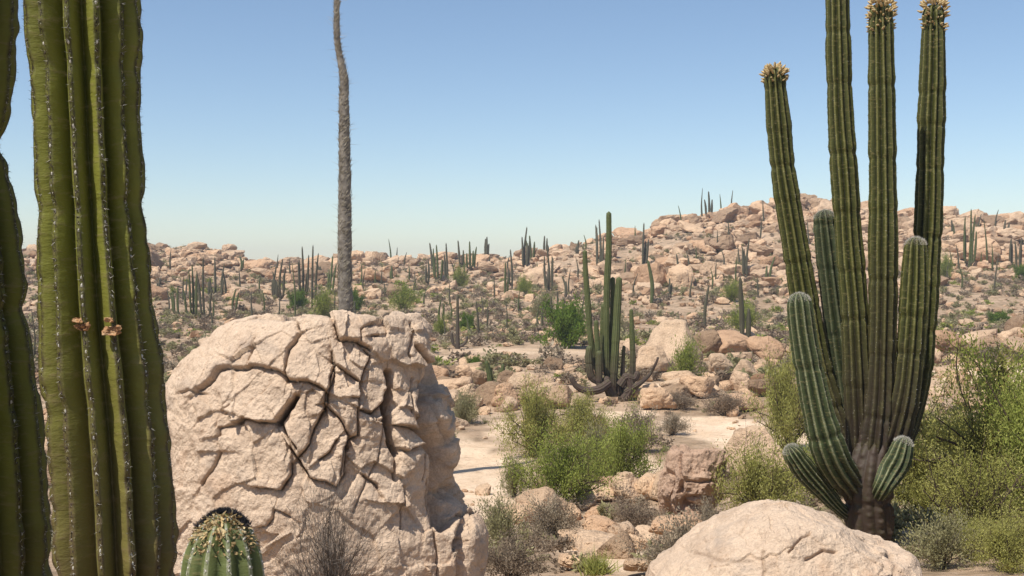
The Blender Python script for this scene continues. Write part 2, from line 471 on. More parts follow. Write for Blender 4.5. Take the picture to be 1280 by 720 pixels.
for (px, pyb, w, h, pr, yaw, _, lab) in TR:
    p = ray_ground(px, pyb)
    r = w / F * p[1] / 2
    o = put_boulder(p, r * 1.06, pr, yaw, lab, 'boulders along the dry wash', lst=RPROTO)
    rz = (h / F * p[1])
    if px == 868:
        V_, F_ = boulder_shape(921, 6, planes=7, sharp=18, rough=.11, scale=(1, .9, .9))
        V_ = V_ * (1 + .05 * fbm(V_ * 5, 6, 33, .6))[:, None]
        hol = np.exp(-((V_[:, 0] + .15) ** 2 / .12 + (V_[:, 2] + .25) ** 2 / .05)) * (V_[:, 1] < 0)
        V_[:, 1] += .35 * hol
        o.data = mesh_np('boulder', V_, F_, [M['rough']], False); yaw = 0; o.rotation_euler = (0, 0, 0)
    o.scale = (r, r * random.uniform(.8, 1.1), rz / 1.35)
    o.location = (p[0], p[1] + r * .6, p[2] + rz * .42)

# ------------------------------------------------------------------ scattered boulders
def in_road(px, py, grow=1.0):
    k = np.zeros(np.shape(px), bool)
    for a_, b_, c_, d_ in ROAD: k |= np.hypot((px - a_) / c_, (py - b_ - 3) / (d_ + 4) / grow) < 1
    return k
def scatter_rocks():
    rows = []
    r = np.random.default_rng(11)
    # rocky hills
    D = 108 + 108 * r.random(44000) ** .85
    px = r.uniform(-140, 1440, 44000)
    x = (px - 640) / F * D
    cl = fbm2(x, D, 14, 3, 31)
    # how rocky: (left hill, low saddle, right hill)
    rk = np.interp(px, [-100, 60, 250, 330, 420, 640, 720, 800, 1000, 1280, 1400], [.8, .85, 1, .75, .6, .6, .75, 1, 1.05, .95, .9])
    start = np.interp(px, [-100, 200, 330, 450, 640, 760, 900, 1280], [116, 116, 128, 122, 122, 116, 118, 134])
    rk = rk * np.clip((D - start) / 30 + .12, .05, 1)
    keep = r.random(44000) < np.clip(rk * (.75 + .8 * cl), .02, 1) * .42
    x, D, px = x[keep], D[keep], px[keep]
    s = np.clip(r.lognormal(-.95, .72, len(x)), .16, 2.6)
    s *= np.interp(px, [0, 330, 640, 760, 1000, 1280], [.95, .8, .75, .95, 1.15, 1.1])
    for a, b_, c_ in zip(x, D, s): rows.append((a, b_, c_, 'hill'))
    # plain between hills and wash
    D = r.uniform(48, 125, 2600); px = r.uniform(-140, 1440, 2600); x = (px - 640) / F * D
    s = np.clip(r.lognormal(-1.55, .5, 2600), .08, .7)
    _, yy = to_px(np.stack([x, D, ground(x, D)], 1)); ok = ~in_road(px, yy); x, D, s = x[ok], D[ok], s[ok]
    for a, b_, c_ in zip(x, D, s): rows.append((a, b_, c_, 'plain'))
    # wash
    D = 18 + 34 * r.random(900); px = r.uniform(-100, 1400, 900); x = (px - 640) / F * D
    cl = fbm2(x, D, 5, 3, 77)
    for a, b_, c_, q, k in zip(x, D, np.clip(r.lognormal(-1.5, .6, 900), .06, .8), px, cl):
        if k < -.15 : continue
        qx, qy = to_px(np.array([[a, b_, float(ground(a, b_))]]))
        if any(math.hypot((qx[0] - e[0]) / e[2], (qy[0] - e[1]) / e[3]) < 1.05 for e in SAND): c_ *= .3
        rows.append((a, b_, c_, 'wash'))
    return rows
rows = scatter_rocks()
# rows of bigger rocks edging the wash
for (x0, y0, x1, y1, n, lo, hi) in [(560, 500, 720, 505, 14, .35, .8), (800, 500, 970, 470, 22, .35, .8), (800, 450, 980, 440, 10, .5, 1.0),
                                    (1110, 450, 1300, 436, 14, .5, 1.2), (690, 690, 860, 680, 9, .15, .3), (560, 470, 640, 476, 9, .3, .7), (760, 440, 830, 455, 6, .4, .9)]:
    for k in range(n):
        t = random.random(); p = ray_ground(x0 + (x1 - x0) * t, y0 + (y1 - y0) * t + random.uniform(-12, 12))
        rows.append((p[0], p[1], random.uniform(lo, hi), 'wash'))
RX = np.array([(a, b_, c_) for a, b_, c_, _ in rows])
RK = [q[3] for q in rows]
vis = np.abs(RX[:, 0] / RX[:, 1]) < 640 / F * 1.02
vis &= ~((RK == np.array('none')))
qx, _q = to_px(np.stack([RX[:, 0], RX[:, 1], ground(RX[:, 0], RX[:, 1])], 1))
vis &= ~((RX[:, 1] > 9) & (((qx > 205) & (qx < 560) & (_q > 400)) | (qx < 30) | ((qx > 55) & (qx < 185)))) & (RX[:, 1] < 203)
score = np.where(vis, RX[:, 2] / RX[:, 1], 0)
order = np.argsort(-score)
single = set(order[:296 - n_single].tolist())
gz = ground(RX[:, 0], RX[:, 1])
acc = Acc()
LBL = {'hill_r': ('tan granite boulder heaped among others on the high right-hand rocky hill', 'boulders piled on the right-hand hill'),
       'hill_l': ('tan granite boulder heaped among others on the left-hand rocky hill', 'boulders piled on the left-hand hill'),
       'hill_m': ('tan granite boulder among cacti on the low rocky saddle between the hills', 'boulders on the low saddle'),
       'plain': ('small tan stone lying in the brown scrub of the flat plain', 'stones on the scrub plain'),
       'wash': ('weathered tan rock among others along the dry sandy wash', 'rocks along the dry wash')}
for i in range(len(RX)):
    x, y, s = RX[i]
    if i in single:
        kd = RK[i]
        if kd == 'hill': kd = 'hill_l' if qx[i] < 335 else ('hill_m' if qx[i] < 720 else 'hill_r')
        lab, grp = LBL[kd]
        put_boulder((x, y, gz[i]), s, random.randrange(14), random.uniform(0, 6.28), lab, grp, sz=random.uniform(.8, 1.15), tilt=(random.uniform(-.35, .35), random.uniform(-.35, .35)), lst=RPROTO if RK[i] == 'wash' else None)
    else:
        Vp, Fp = (MIDP if s > 1.0 else LOWP)[random.randrange(16)]
        Rm = rotz(random.uniform(0, 6.28)) @ rotx(random.uniform(-.6, .6))
        Vn = (Vp * s) @ Rm.T + np.array([x, y, gz[i] + s * .3])
        t = random.random()
        acc.add(Vn, Fp, np.full((len(Vn), 3), t))
o = link('boulder_field', acc.mesh('boulder_field', [M['rockmass']], False))
tag(o, 'countless small tan granite rocks strewn over the hills and plain', 'rocks', None, 'stuff')

# ------------------------------------------------------------------ big traced rocks
def seg_dist(px, py, line):
    """distance to polyline, and sign: + above the line"""
    best = np.full(len(px), 1e9); side = np.zeros(len(px))
    for (x0, y0), (x1, y1) in zip(line[:-1], line[1:]):
        dx, dy = x1 - x0, y1 - y0; L = dx * dx + dy * dy + 1e-9
        t = np.clip(((px - x0) * dx + (py - y0) * dy) / L, 0, 1)
        ex, ey = px - (x0 + t * dx), py - (y0 + t * dy)
        d = np.hypot(ex, ey)
        m_ = d < best
        best[m_] = d[m_]
        nx, ny = dy, -dx
        if ny > 0 or (ny == 0 and nx > 0): nx, ny = -nx, -ny
        side[m_] = np.sign(ex * nx + ey * ny)[m_]
    return best, side

def resample(pts, n):
    pts = np.asarray(pts, float)
    d = np.r_[0, np.cumsum(np.linalg.norm(np.diff(pts, axis=0), axis=1))]
    t = np.linspace(0, d[-1], n)
    return np.stack([np.interp(t, d, pts[:, k]) for k in range(pts.shape[1])], 1)

def grid_normals(Vg):
    du = np.roll(Vg, -1, 1) - np.roll(Vg, 1, 1)
    dv = np.gradient(Vg, axis=0)
    n = np.cross(du, dv); n /= np.linalg.norm(n, axis=2)[..., None] + 1e-9
    return n

def outline_rock(name, left, right, D, dfront, dback, rows, nfr, nbk, disp, mat, eL=.75, eR=1.15, tp=2.6):
    L = resample([P(x, y, D)[[0, 2]] for x, y in left], rows)      # bottom -> apex
    R_ = resample([P(x, y, D)[[0, 2]] for x, y in right], rows)
    ph = np.concatenate([np.linspace(math.pi, 2 * math.pi, nfr, endpoint=False), np.linspace(0, math.pi, nbk, endpoint=False)])
    t = np.linspace(0, 1, rows)
    dpt = (1 - t ** tp) ** (1 / tp)
    c, s = np.cos(ph), np.sin(ph)
    w = np.clip((c + 1) / 2, 0, 1); w = w * w * (3 - 2 * w)
    e = eL * (1 - w) + eR * w
    cx = np.sign(c) * np.abs(c) ** e; sy = np.sign(s) * np.abs(s) ** e
    mid = (L + R_) / 2; half = (R_ - L) / 2
    Xg = mid[:, 0:1] + half[:, 0:1] * cx[None]
    Zg_ = mid[:, 1:2] + half[:, 1:2] * cx[None]
    Yg = D + np.where(sy[None] < 0, dfront, dback) * dpt[:, None] * sy[None]
    Vg = np.stack([Xg, Yg, Zg_], 2)
    nrm = grid_normals(Vg)
    ctr = Vg.mean((0, 1))
    if ((Vg - ctr) * nrm).sum() < 0: nrm = -nrm
    Vg, colr = disp(Vg, nrm)
    n = Vg.shape[1]
    i0 = (np.arange(rows - 1)[:, None] * n + np.arange(n)[None]).ravel()
    i1 = (np.arange(rows - 1)[:, None] * n + (np.arange(n)[None] + 1) % n).ravel()
    Q = np.stack([i0, i1, i1 + n, i0 + n], 1)
    Vf = Vg.reshape(-1, 3)
    base = np.array([Vf[:n, 0].mean(), D, Vf[:n, 2].min()])
    me = mesh_np(name, Vf - base, Q, [mat], True, colr)
    return link(name, me, loc=base)

def mp(o_, s, pts): return [(o_[0] + x / s, o_[1] + y / s) for x, y in pts]
La, Lb, Lc = (200, 380), (400, 380), (200, 560)
CR = [  # (polyline, groove depth m, half width px, overhang m)
 (mp(La, 4, [(110,445),(150,435),(210,440)]), .02, 1.0, .01),
 (mp(La, 4, [(190,425),(215,400),(255,370),(300,320),(440,322),(455,305),(520,315),(590,330),(630,355)]), .05, 1.3, .045),
 (mp(La, 4, [(450,325),(450,280),(480,200),(485,185)]), .02, 1.2, 0),
 (mp(La, 4, [(630,355),(635,300),(640,240),(670,210),(700,150),(690,110)]), .07, 2.0, .02),
 (mp(La, 4, [(635,345),(640,375),(700,390),(750,395),(830,440)]), .08, 2.0, .06),
 (mp(La, 4, [(830,440),(850,400),(870,340),(860,270)]), .07, 2.0, .02),
 (mp(La, 4, [(360,560),(375,590),(430,565),(500,590),(590,600),(600,575)]), .09, 2.6, .08),
 (mp(La, 4, [(590,600),(630,540),(680,470)]), .16, 4.2, .02),
 (mp(La, 4, [(360,600),(300,620),(290,660),(300,720)]), .05, 1.4, .02),
 (mp(La, 4, [(610,610),(650,670),(690,720)]), .09, 2.4, .03),
 (mp(La, 4, [(810,545),(770,620),(755,700),(700,760)]), .08, 2.2, .03),
 (mp(La, 4, [(830,440),(820,500),(830,540),(810,545)]), .07, 2.0, .03),
 (mp(La, 4, [(360,500),(300,560),(290,620)]), .02, 1.2, 0),
 (mp(Lb, 3.27, [(60,90),(80,150),(150,155),(190,180),(200,190)]), .09, 2.0, .05),
 (mp(Lb, 3.27, [(160,160),(165,110),(210,85)]), .03, 1.3, .01),
 (mp(Lb, 3.27, [(205,132),(235,125)]), .05, 1.8, .02),
 (mp(Lb, 3.27, [(180,190),(200,215),(170,310),(165,330)]), .06, 1.6, .02),
 (mp(Lb, 3.27, [(370,75),(380,140),(360,200),(365,215)]), .10, 2.0, 0),
 (mp(Lb, 3.27, [(50,200),(60,250),(35,300),(35,350),(25,420),(0,455)]), .09, 2.2, .02),
 (mp(Lb, 3.27, [(65,250),(120,285),(160,320),(160,385),(120,385)]), .06, 1.6, .03),
 (mp(Lb, 3.27, [(25,420),(40,440),(90,490),(120,540),(110,600)]), .07, 2.0, .03),
 (mp(Lb, 3.27, [(155,390),(155,450),(150,540),(120,560)]), .07, 2.0, .01),
 (mp(Lb, 3.27, [(170,430),(220,445),(265,395)]), .10, 3.0, .07),
 (mp(Lb, 3.27, [(285,280),(290,340),(275,400),(275,470),(285,560),(315,605)]), .24, 4.6, .02),
 (mp(Lb, 3.27, [(300,495),(370,505),(400,510)]), .06, 1.8, .07),
 (mp(Lb, 3.27, [(385,300),(370,360),(370,440)]), .06, 2.0, 0),
 (mp(Lb, 3.27, [(330,590),(350,600),(425,575)]), .05, 1.6, .05),
 (mp(Lb, 3.27, [(315,605),(310,720)]), .08, 2.0, 0),
 (mp(Lb, 3.27, [(425,520),(430,600),(425,720)]), .05, 1.8, 0),
 (mp(Lb, 3.27, [(395,170),(430,240),(490,245)]), .06, 2.2, .04),
 (mp(Lb, 3.27, [(445,250),(440,380),(410,440),(430,490),(480,570),(520,640),(545,720)]), .10, 3.5, 0),
 (mp(Lb, 3.27, [(470,380),(480,470),(520,580)]), .09, 3.0, 0),
 (mp(Lb, 3.27, [(0,640),(50,600),(75,560)]), .05, 1.8, .03),
 (mp(Lb, 3.27, [(120,560),(100,600),(85,720)]), .04, 1.6, .01),
 (mp(Lc, 4.5, [(330,20),(300,130),(240,205)]), .05, 1.5, .01),
 (mp(Lc, 4.5, [(540,215),(600,225),(680,240),(740,140),(740,90)]), .05, 1.8, .04),
 (mp(Lc, 4.5, [(740,0),(800,80),(850,170),(930,190),(990,225),(1040,150),(1050,0)]), .08, 2.4, .05),
 (mp(Lc, 4.5, [(1150,160),(1220,210),(1245,280)]), .05, 1.8, .03),
 (mp(Lc, 4.5, [(560,440),(600,440),(640,400),(650,350),(740,385)]), .03, 1.3, .01),
 ([(549,430),(545,470),(533,505),(534,530),(548,562),(553,600),(556,650)], .30, 11, 0), ([(562,520),(572,570),(574,610),(582,640)], .12, 6.5, 0), ([(575,655),(572,700),(570,760)], .14, 8, 0),
 ([(537,600),(540,640),(548,690),(545,740)], .05, 2.2, 0), ([(558,650),(570,640),(585,650)], .05, 2.0, .03),
 ([(480,520),(470,580),(440,640)], .02, 1.4, 0), ([(505,610),(500,660)], .02, 1.3, 0),
]
def hero_disp(Vg, nrm):
    sh = Vg.shape
    V = Vg.reshape(-1, 3).copy(); n = nrm.reshape(-1, 3)
    # lumpy large shape
    V += n * (fbm(V * 1.1 + 4, 3, 5) * .035)[:, None]
    px, py = to_px(V)
    wx = fbm(V * 5, 3, 51) * 2.6; wy = fbm(V * 5 + 9, 3, 52) * 2.6
    qx, qy = px + wx, py + wy
    front = np.clip((8.55 - V[:, 1]) / .15, 0, 1)
    dmin = np.full(len(V), 1e9); groove = np.zeros(len(V)); over = np.zeros(len(V)); cav = np.zeros(len(V))
    for line, dep, w, ov in CR:
        d, s = seg_dist(qx, qy, line)
        w = w * (.55 if dep < .15 else .75); gr = dep * (.5 if dep < .15 else 1) * np.exp(-(d / w) ** 2.0)
        groove = np.maximum(groove, gr)
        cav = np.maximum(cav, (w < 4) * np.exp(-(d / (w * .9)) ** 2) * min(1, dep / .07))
        over += (ov * .75 + .003) * np.where(s > 0, np.exp(-(d / 15)), -np.exp(-(d / 9)))
        dmin = np.minimum(dmin, d / (.6 + dep * 6))
    pillow = .022 * (1 - np.exp(-dmin / 2))
    dispn = (pillow - groove * 1.1 + over) * front
    # spalled facets: every cell of a jittered pattern is a slightly tilted plane
    r = np.random.default_rng(17)
    for ncell, step, tilt, sd in ((70, .014, .05, 1), (420, .0045, .08, 2)):
        lo_, hi_ = V.min(0), V.max(0)
        cpts = lo_ + r.random((ncell, 3)) * (hi_ - lo_); cpts[:, 1] = lo_[1] + (cpts[:, 1] - lo_[1]) * .8
        off = r.normal(size=ncell) * step; gr_ = r.normal(size=(ncell, 3)) * tilt
        Vw = V + np.stack([fbm(V * 3 + 5, 3, 81), fbm(V * 3 + 15, 3, 82), fbm(V * 3 + 25, 3, 83)], 1) * (.10 if sd == 1 else .03)
        best = np.full(len(V), 1e9); bi = np.zeros(len(V), int)
        for k in range(ncell):
            q = ((Vw - cpts[k]) ** 2 * np.array([1, .6, .8])).sum(1); mm = q < best; best[mm] = q[mm]; bi[mm] = k
        chunk = np.clip((px - 400) / 50, 0, 1) * np.clip((690 - py) / 60, 0, 1)
        dispn += (off[bi] + ((V - cpts[bi]) * gr_[bi]).sum(1)) * (.7 + .8 * chunk)
    dispn += .016 * fbm(V * 2.6, 4, 62, .5)
    dispn += .0075 * fbm(V * 17, 4, 63, .6)
    rw = np.clip((px - 545) / 25, 0, 1) * front
    dispn += rw * .05 * fbm(V * np.array([2.5, 2.5, 1.1]) + 3, 3, 64)
    V += n * dispn[:, None] + np.array([0, -1, 0]) * (0 * dispn)[:, None]
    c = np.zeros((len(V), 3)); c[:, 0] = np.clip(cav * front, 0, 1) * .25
    return V.reshape(sh), c
left = mp((200, 370), 2.057, [(-40,960),(-25,720),(-8,560),(2,400),(5,300),(14,250),(36,214),(76,164),(114,130),(152,102),(195,80),(240,70),(345,70),(360,80),(440,88),(452,78)])
right = mp((200, 370), 2.057, [(850,960),(830,720),(828,660),(815,590),(776,550),(750,500),(738,430),(730,360),(722,290),(710,235),(702,160),(698,110),(690,84),(668,58),(650,68),(600,64),(560,60),(480,62),(462,72),(452,78)])
o = outline_rock('cracked_boulder', left, right, 8.4, .80, 1.3, 460, 800, 160, hero_disp, M['hero'], 1.2, 1.0, 2.1)
tag(o, 'huge pale granite boulder split by deep cracks into blocks, left of centre', 'boulder')

def front_disp(Vg, nrm):
    sh = Vg.shape; V = Vg.reshape(-1, 3).copy(); n = nrm.reshape(-1, 3)
    V += n * (fbm(V * 1.6 + 30, 4, 71) * .05 + fbm(V * 7, 4, 72) * .012 + fbm(V * 30, 3, 73) * .003)[:, None]
    px, py = to_px(V)
    r = np.random.default_rng(5)
    for ncell, step, tilt in ((26, .006, .022), (300, .0012, .03)):
        lo_, hi_ = V.min(0), V.max(0); cpts = lo_ + r.random((ncell, 3)) * (hi_ - lo_)
        off = r.normal(size=ncell) * step; gr_ = r.normal(size=(ncell, 3)) * tilt
        Vw = V + np.stack([fbm(V * 4 + 5, 3, 81), fbm(V * 4 + 15, 3, 82), fbm(V * 4 + 25, 3, 83)], 1) * .05
        best = np.full(len(V), 1e9); bi = np.zeros(len(V), int)
        for k in range(ncell):
            q = ((Vw - cpts[k]) ** 2).sum(1); mm = q < best; best[mm] = q[mm]; bi[mm] = k
        V += n * (off[bi] + ((V - cpts[bi]) * gr_[bi]).sum(1))[:, None]
    cav = np.zeros(len(V)); gr = np.zeros(len(V))
    for line, dep, w in [([(985,690),(1000,672),(1012,665)], .02, 1.6), ([(1005,700),(1030,688),(1045,690)], .025, 1.6), ([(955,690),(958,712),(950,730)], .012, 2),
                         ([(1110,690),(1120,705),(1118,730)], .015, 2.5), ([(870,690),(900,700),(940,700)], .008, 2)]:
        d, s = seg_dist(px + fbm(V * 9, 3, 74) * 3, py, line)
        gr = np.maximum(gr, dep * np.exp(-(d / w) ** 2)); cav = np.maximum(cav, .8 * np.exp(-(d / w) ** 2))
    V -= n * gr[:, None]
    c = np.zeros((len(V), 3)); c[:, 0] = cav * .4
    return V.reshape(sh), c
left = [(780, 860), (790, 780), (815, 720), (850, 695), (890, 668), (930, 648), (970, 638), (985, 637)]
right = [(1150, 860), (1142, 760), (1138, 700), (1128, 687), (1100, 680), (1070, 665), (1045, 650), (1010, 640), (985, 637)]
o = outline_rock('rounded_boulder', left, right, 6.3, .6, .75, 260, 420, 100, front_disp, M['hero'], .85, .8, 2.2)
tag(o, 'smooth rounded tan boulder at the bottom right, in front of the branching cactus', 'boulder')

# ------------------------------------------------------------------ cactus stems
def catmull(pts, n):
    pts = np.asarray(pts, float)
    if len(pts) < 3: return resample(pts, n)
    ext = np.vstack([2 * pts[0] - pts[1], pts, 2 * pts[-1] - pts[-2]])
    out = []
    for i in range(len(pts) - 1):
        p0, p1, p2, p3 = ext[i:i + 4]
        t = np.linspace(0, 1, 24, endpoint=False)[:, None]
        out.append(.5 * ((2 * p1) + (-p0 + p2) * t + (2 * p0 - 5 * p1 + 4 * p2 - p3) * t ** 2 + (-p0 + 3 * p1 - 3 * p2 + p3) * t ** 3))
    out.append(pts[-1:])
    return resample(np.vstack(out), n)

def stem(path4, ribs, per_rib, rings, depth, seed, tip=True, bark_len=0.0, seg_amp=.05, seg_len=.45, lump=0.0, want_frames=False):
    """path4: points (x,y,z,radius) from base to tip; ribbed column"""
    C4 = catmull(path4, rings)
    C, Rr = C4[:, :3], C4[:, 3]
    L = np.r_[0, np.cumsum(np.linalg.norm(np.diff(C, axis=0), axis=1))]
    T = np.gradient(C, axis=0); T /= np.linalg.norm(T, axis=1)[:, None]
    if tip:
        rt = Rr[-1] * 1.15; k = L > L[-1] - rt
        u = (L[k] - (L[-1] - rt)) / rt
        Rr = Rr.copy(); Rr[k] = Rr[k] * np.sqrt(np.clip(1 - u ** 2.2, 0.0002, 1))
    U = np.zeros_like(C); u0 = np.cross(T[0], [0, 1, 0]); u0 /= np.linalg.norm(u0); U[0] = u0
    for i in range(1, rings):
        u = U[i - 1] - T[i] * (U[i - 1] @ T[i]); U[i] = u / np.linalg.norm(u)
    W = np.cross(T, U)
    na_ = ribs * per_rib
    ph = np.arange(na_) * 2 * math.pi / na_
    fr = (np.arange(na_) % per_rib) / per_rib
    tri_ = 1 - np.abs(2 * fr - 1)                           # 1 at crest
    crest = tri_ ** .95
    crest = crest * (1 - .18 * (tri_ > .93))
    r = np.random.default_rng(seed)
    seg = 1 + seg_amp * vnoise(np.stack([L / seg_len, L * 0 + seed, L * 0], 1), seed) + seg_amp * .35 * np.abs(np.sin(L / seg_len * 1.7 + seed))
    if tip and L[-1] > 1.0:
        q_ = .3
        while q_ < L[-1] - .15:
            seg = seg - r.uniform(.03, .085) * np.exp(-((L - q_) / .035) ** 2) + .03 * np.exp(-((L - q_ - .09) / .06) ** 2)
            q_ += r.uniform(.35, .8)
    RR = Rr * seg
    rr = RR[:, None] * (1 - depth * (1 - crest[None]))
    if lump:
        q = np.stack(np.broadcast_arrays(L[:, None] / .035, (np.arange(na_) // per_rib)[None] * 3.3 + 0 * L[:, None], np.full((rings, na_), seed * 1.)), 2).reshape(-1, 3)
        q[:, 1] += .0
        ln = vnoise(q, seed + 3).reshape(rings, na_)
        q2 = q.copy(); q2[:, 0] /= 5
        ln2 = vnoise(q2, seed + 4).reshape(rings, na_)
        rr = rr + Rr[:, None] * crest[None] ** 2 * (lump * ln + lump * .6 * ln2)
    tw = .05 * vnoise(np.stack([L / .8, L * 0 + 3., L * 0 + seed], 1), seed + 9)
    c, s = np.cos(ph[None] + tw[:, None]), np.sin(ph[None] + tw[:, None])
    V = C[:, None] + rr[..., None] * (U[:, None] * c[..., None] + W[:, None] * s[..., None])
    i0 = (np.arange(rings - 1)[:, None] * na_ + np.arange(na_)[None]).ravel()
    i1 = (np.arange(rings - 1)[:, None] * na_ + (np.arange(na_)[None] + 1) % na_).ravel()
    Q = np.stack([i0, i1, i1 + na_, i0 + na_], 1)
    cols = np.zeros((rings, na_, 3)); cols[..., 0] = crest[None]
    cols[..., 1] = (L / L[-1])[:, None]
    if bark_len > 0: cols[..., 2] = np.clip(1.25 - L / bark_len, 0, 1)[:, None]
    res = (V.reshape(-1, 3), Q, cols.reshape(-1, 3))
    if want_frames:
        half = (np.arange(ribs) * per_rib + per_rib // 2)
        crests = V[:, half]                                  # rings x ribs x 3
        nrm = (crests - C[:, None]); nrm /= np.linalg.norm(nrm, axis=2)[..., None] + 1e-9
        return res + (crests, nrm, T, L)
    return res

def spikes(bases, dirs, length, width):
    """three-sided thin cones"""
    n = len(bases)
    d = dirs / (np.linalg.norm(dirs, axis=1)[:, None] + 1e-9)
    a = np.cross(d, rng.normal(size=(n, 3))); a /= np.linalg.norm(a, axis=1)[:, None] + 1e-9
    b = np.cross(d, a)
    w = np.broadcast_to(width, (n,))[:, None]
    V = np.stack([bases + a * w, bases - a * w * .5 + b * w * .87, bases - a * w * .5 - b * w * .87, bases + d * np.broadcast_to(length, (n,))[:, None]], 1).reshape(-1, 3)
    k = np.arange(n)[:, None] * 4
    Fc = np.concatenate([k + [0, 1, 3], k + [1, 2, 3], k + [2, 0, 3]])
    return V, Fc

def spines_for(crests, nrm, T, L, step, per, ln, wd, pale_frac=.5, zmin=-99):
    rings, ribs, _ = crests.shape
    B, Dn = [], []
    nst = max(2, int(L[-1] / step))
    for j in range(ribs):
        pos = np.linspace(0, L[-1] * .995, nst) + rng.uniform(-.2, .2, nst) * step
        idx = np.clip(np.searchsorted(L, pos), 1, rings - 1)
        p = crests[idx, j]; n_ = nrm[idx, j]; t = T[idx]
        for q in range(per):
            dd = n_ * rng.uniform(.25, 1.0, (nst, 1)) + t * rng.uniform(-.9, .9, (nst, 1)) + np.cross(n_, t) * rng.uniform(-1.0, 1.0, (nst, 1))
            B.append(p + rng.normal(size=p.shape) * wd * 2 - n_ * wd); Dn.append(dd)
    B = np.vstack(B); Dn = np.vstack(Dn)
    k = B[:, 2] > zmin; B, Dn = B[k], Dn[k]
    V, Fc = spikes(B, Dn, rng.uniform(.5, 1.2, len(B)) * ln, wd)
    n = len(B)
    dark = rng.random(n) > pale_frac
    mi = np.tile(dark.astype(int), 3)
    return V, Fc, mi

def bud_cluster(tipc, axis, R, n, spread, seed, mat, length=.05):
    """pointed buds/fruits standing out round the crown"""
    r = np.random.default_rng(seed)
    acc = Acc()
    ax = axis / np.linalg.norm(axis)
    u = np.cross(ax, [0, 1, .1]); u /= np.linalg.norm(u); w = np.cross(ax, u)
    for k in range(n):
        a = r.uniform(0, 6.283); h = r.random() ** 1.6 * spread
        rad_ = R * (1.0 if h > R * .6 else math.sqrt(max(.1, h / (R * .6))))
        nd = u * math.cos(a) + w * math.sin(a)
        base = tipc - ax * h + nd * rad_ * .92
        d = nd * (.8 + .3 * min(1, h / R)) + ax * (1.1 - min(1, h / R) * .8) * r.uniform(.5, 1.2) + r.normal(size=3) * .15
        d /= np.linalg.norm(d)
        ln = length * r.uniform(.6, 1.25) * (1 if h < spread * .5 else .7); wd = ln * .27
        # small spindle: 5-gon rings
        aa = np.cross(d, [.3, .5, .8]); aa /= np.linalg.norm(aa); bb = np.cross(d, aa)
        th = np.arange(6) * 2 * math.pi / 6
        rings = []
        for tt, ww in ((0, .6), (.3, .9), (.6, .7), (.85, .42), (1, .1)):
            rings.append(base + d * ln * tt + (aa[None] * np.cos(th)[:, None] + bb[None] * np.sin(th)[:, None]) * wd * ww)
        V = np.vstack(rings)
        Q = [[i * 6 + j, i * 6 + (j + 1) % 6, (i + 1) * 6 + (j + 1) % 6, (i + 1) * 6 + j] for i in range(4) for j in range(6)]
        acc.add(V, np.array(Q))
    return acc

def arm_px(pts, D, ws=1.0):
    """pts: (px, py, width px[, depth offset]) base -> tip"""
    out = []
    for q in pts:
        d = D + (q[3] if len(q) > 3 else 0)
        p = P(q[0], q[1], d)
        out.append([p[0], p[1], p[2], q[2] / F * d / 2 * ws])
    return out

def child_mesh(name, V, Q, C, mat, parent, base, mat_idx=None, mats=None, smooth=True):
    me = mesh_np(name, V - base, Q, mats or [mat], smooth, C, mat_idx)
    return link(name, me, parent)

# --- the great column at the left
def big_column(name, pts, D, ribs, seed, label, mat, rings=520, phase=0, spine=(.021, 7, .014, .0008), zmin=None):
    path = arm_px(pts, D)
    base = np.array(path[0][:3]); base[2] = float(ground(base[0], base[1]))
    e = link(name, None, loc=base); tag(e, label, 'cactus', 'tall columnar cacti close to the camera')
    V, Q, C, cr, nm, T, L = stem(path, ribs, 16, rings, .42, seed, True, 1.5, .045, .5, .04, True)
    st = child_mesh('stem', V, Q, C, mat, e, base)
    V, Fc, mi = spines_for(cr, nm, T, L, spine[0], spine[1], spine[2], spine[3], .5)
    sp = child_mesh('spines', V, Fc, None, None, st, base, mi, [M['spine_pale'], M['spine_dark']], False)
    # woolly dark areoles under the spines
    acc = Acc()
    nst = int(L[-1] / .024)
    iv, ifc = ico(1)
    for j in range(ribs):
        pos = np.linspace(0, L[-1] * .99, nst); idx = np.clip(np.searchsorted(L, pos), 1, rings - 1)
        for i in idx:
            sc = rng.uniform(.002, .0048)
            acc.add(iv * np.array([sc, sc, sc * 1.5]) + cr[i, j] - nm[i, j] * .001, ifc, m=int(rng.random() > .35))
    me = acc.mesh('areoles', [M['spine_pale'], M['spine_dark']], False, base); link('areoles', me, st)
    return e, st, base
colA, stA, bA = big_column('cardon_cactus', [(176,1190,156),(160,900,154),(147,720,152),(137,560,150),(124,420,141),(118,330,138),(112,200,134),(108,100,138),(103,0,143),(98,-150,140),(94,-420,126),(92,-520,118)], 3.0, 13, 5,
    'thick sunlit ribbed green cactus column near the left edge with brown scars', M['cardon_near'])
colB, stB, bB = big_column('cardon_cactus', [(20,1340,150,.25),(10,900,150,.25),(-10,720,150,.25),(-20,560,146,.25),(-36,420,142,.25),(-44,300,136,.25),(-52,220,124,.25),(-58,176,108,.25),(-54,130,128,.25),(-52,40,140,.25),(-54,-80,140,.25),(-58,-350,124,.25)], 3.0, 11, 9,
    'dark shaded cactus column cut off by the left edge of the view', M['cardon_near'])
shade_arm_path = [[bB[0] + .0, bB[1] - .05, bB[2] + .1, .10], [bB[0] - .12, bB[1] - .33, bB[2] + .35, .13], [bB[0] - .20, bB[1] - .42, bB[2] + .9, .155], [bB[0] - .22, bB[1] - .42, bB[2] + 2.2, .16], [bB[0] - .22, bB[1] - .42, bB[2] + 4.6, .15]]
V, Q, C = stem(shade_arm_path, 11, 12, 320, .34, 77, True, 1.0, .045, .5, .02)
child_mesh('arm', V, Q, C, M['cardon_near'], colB, bB)  # unseen arm, added out of view to cast shade on this column

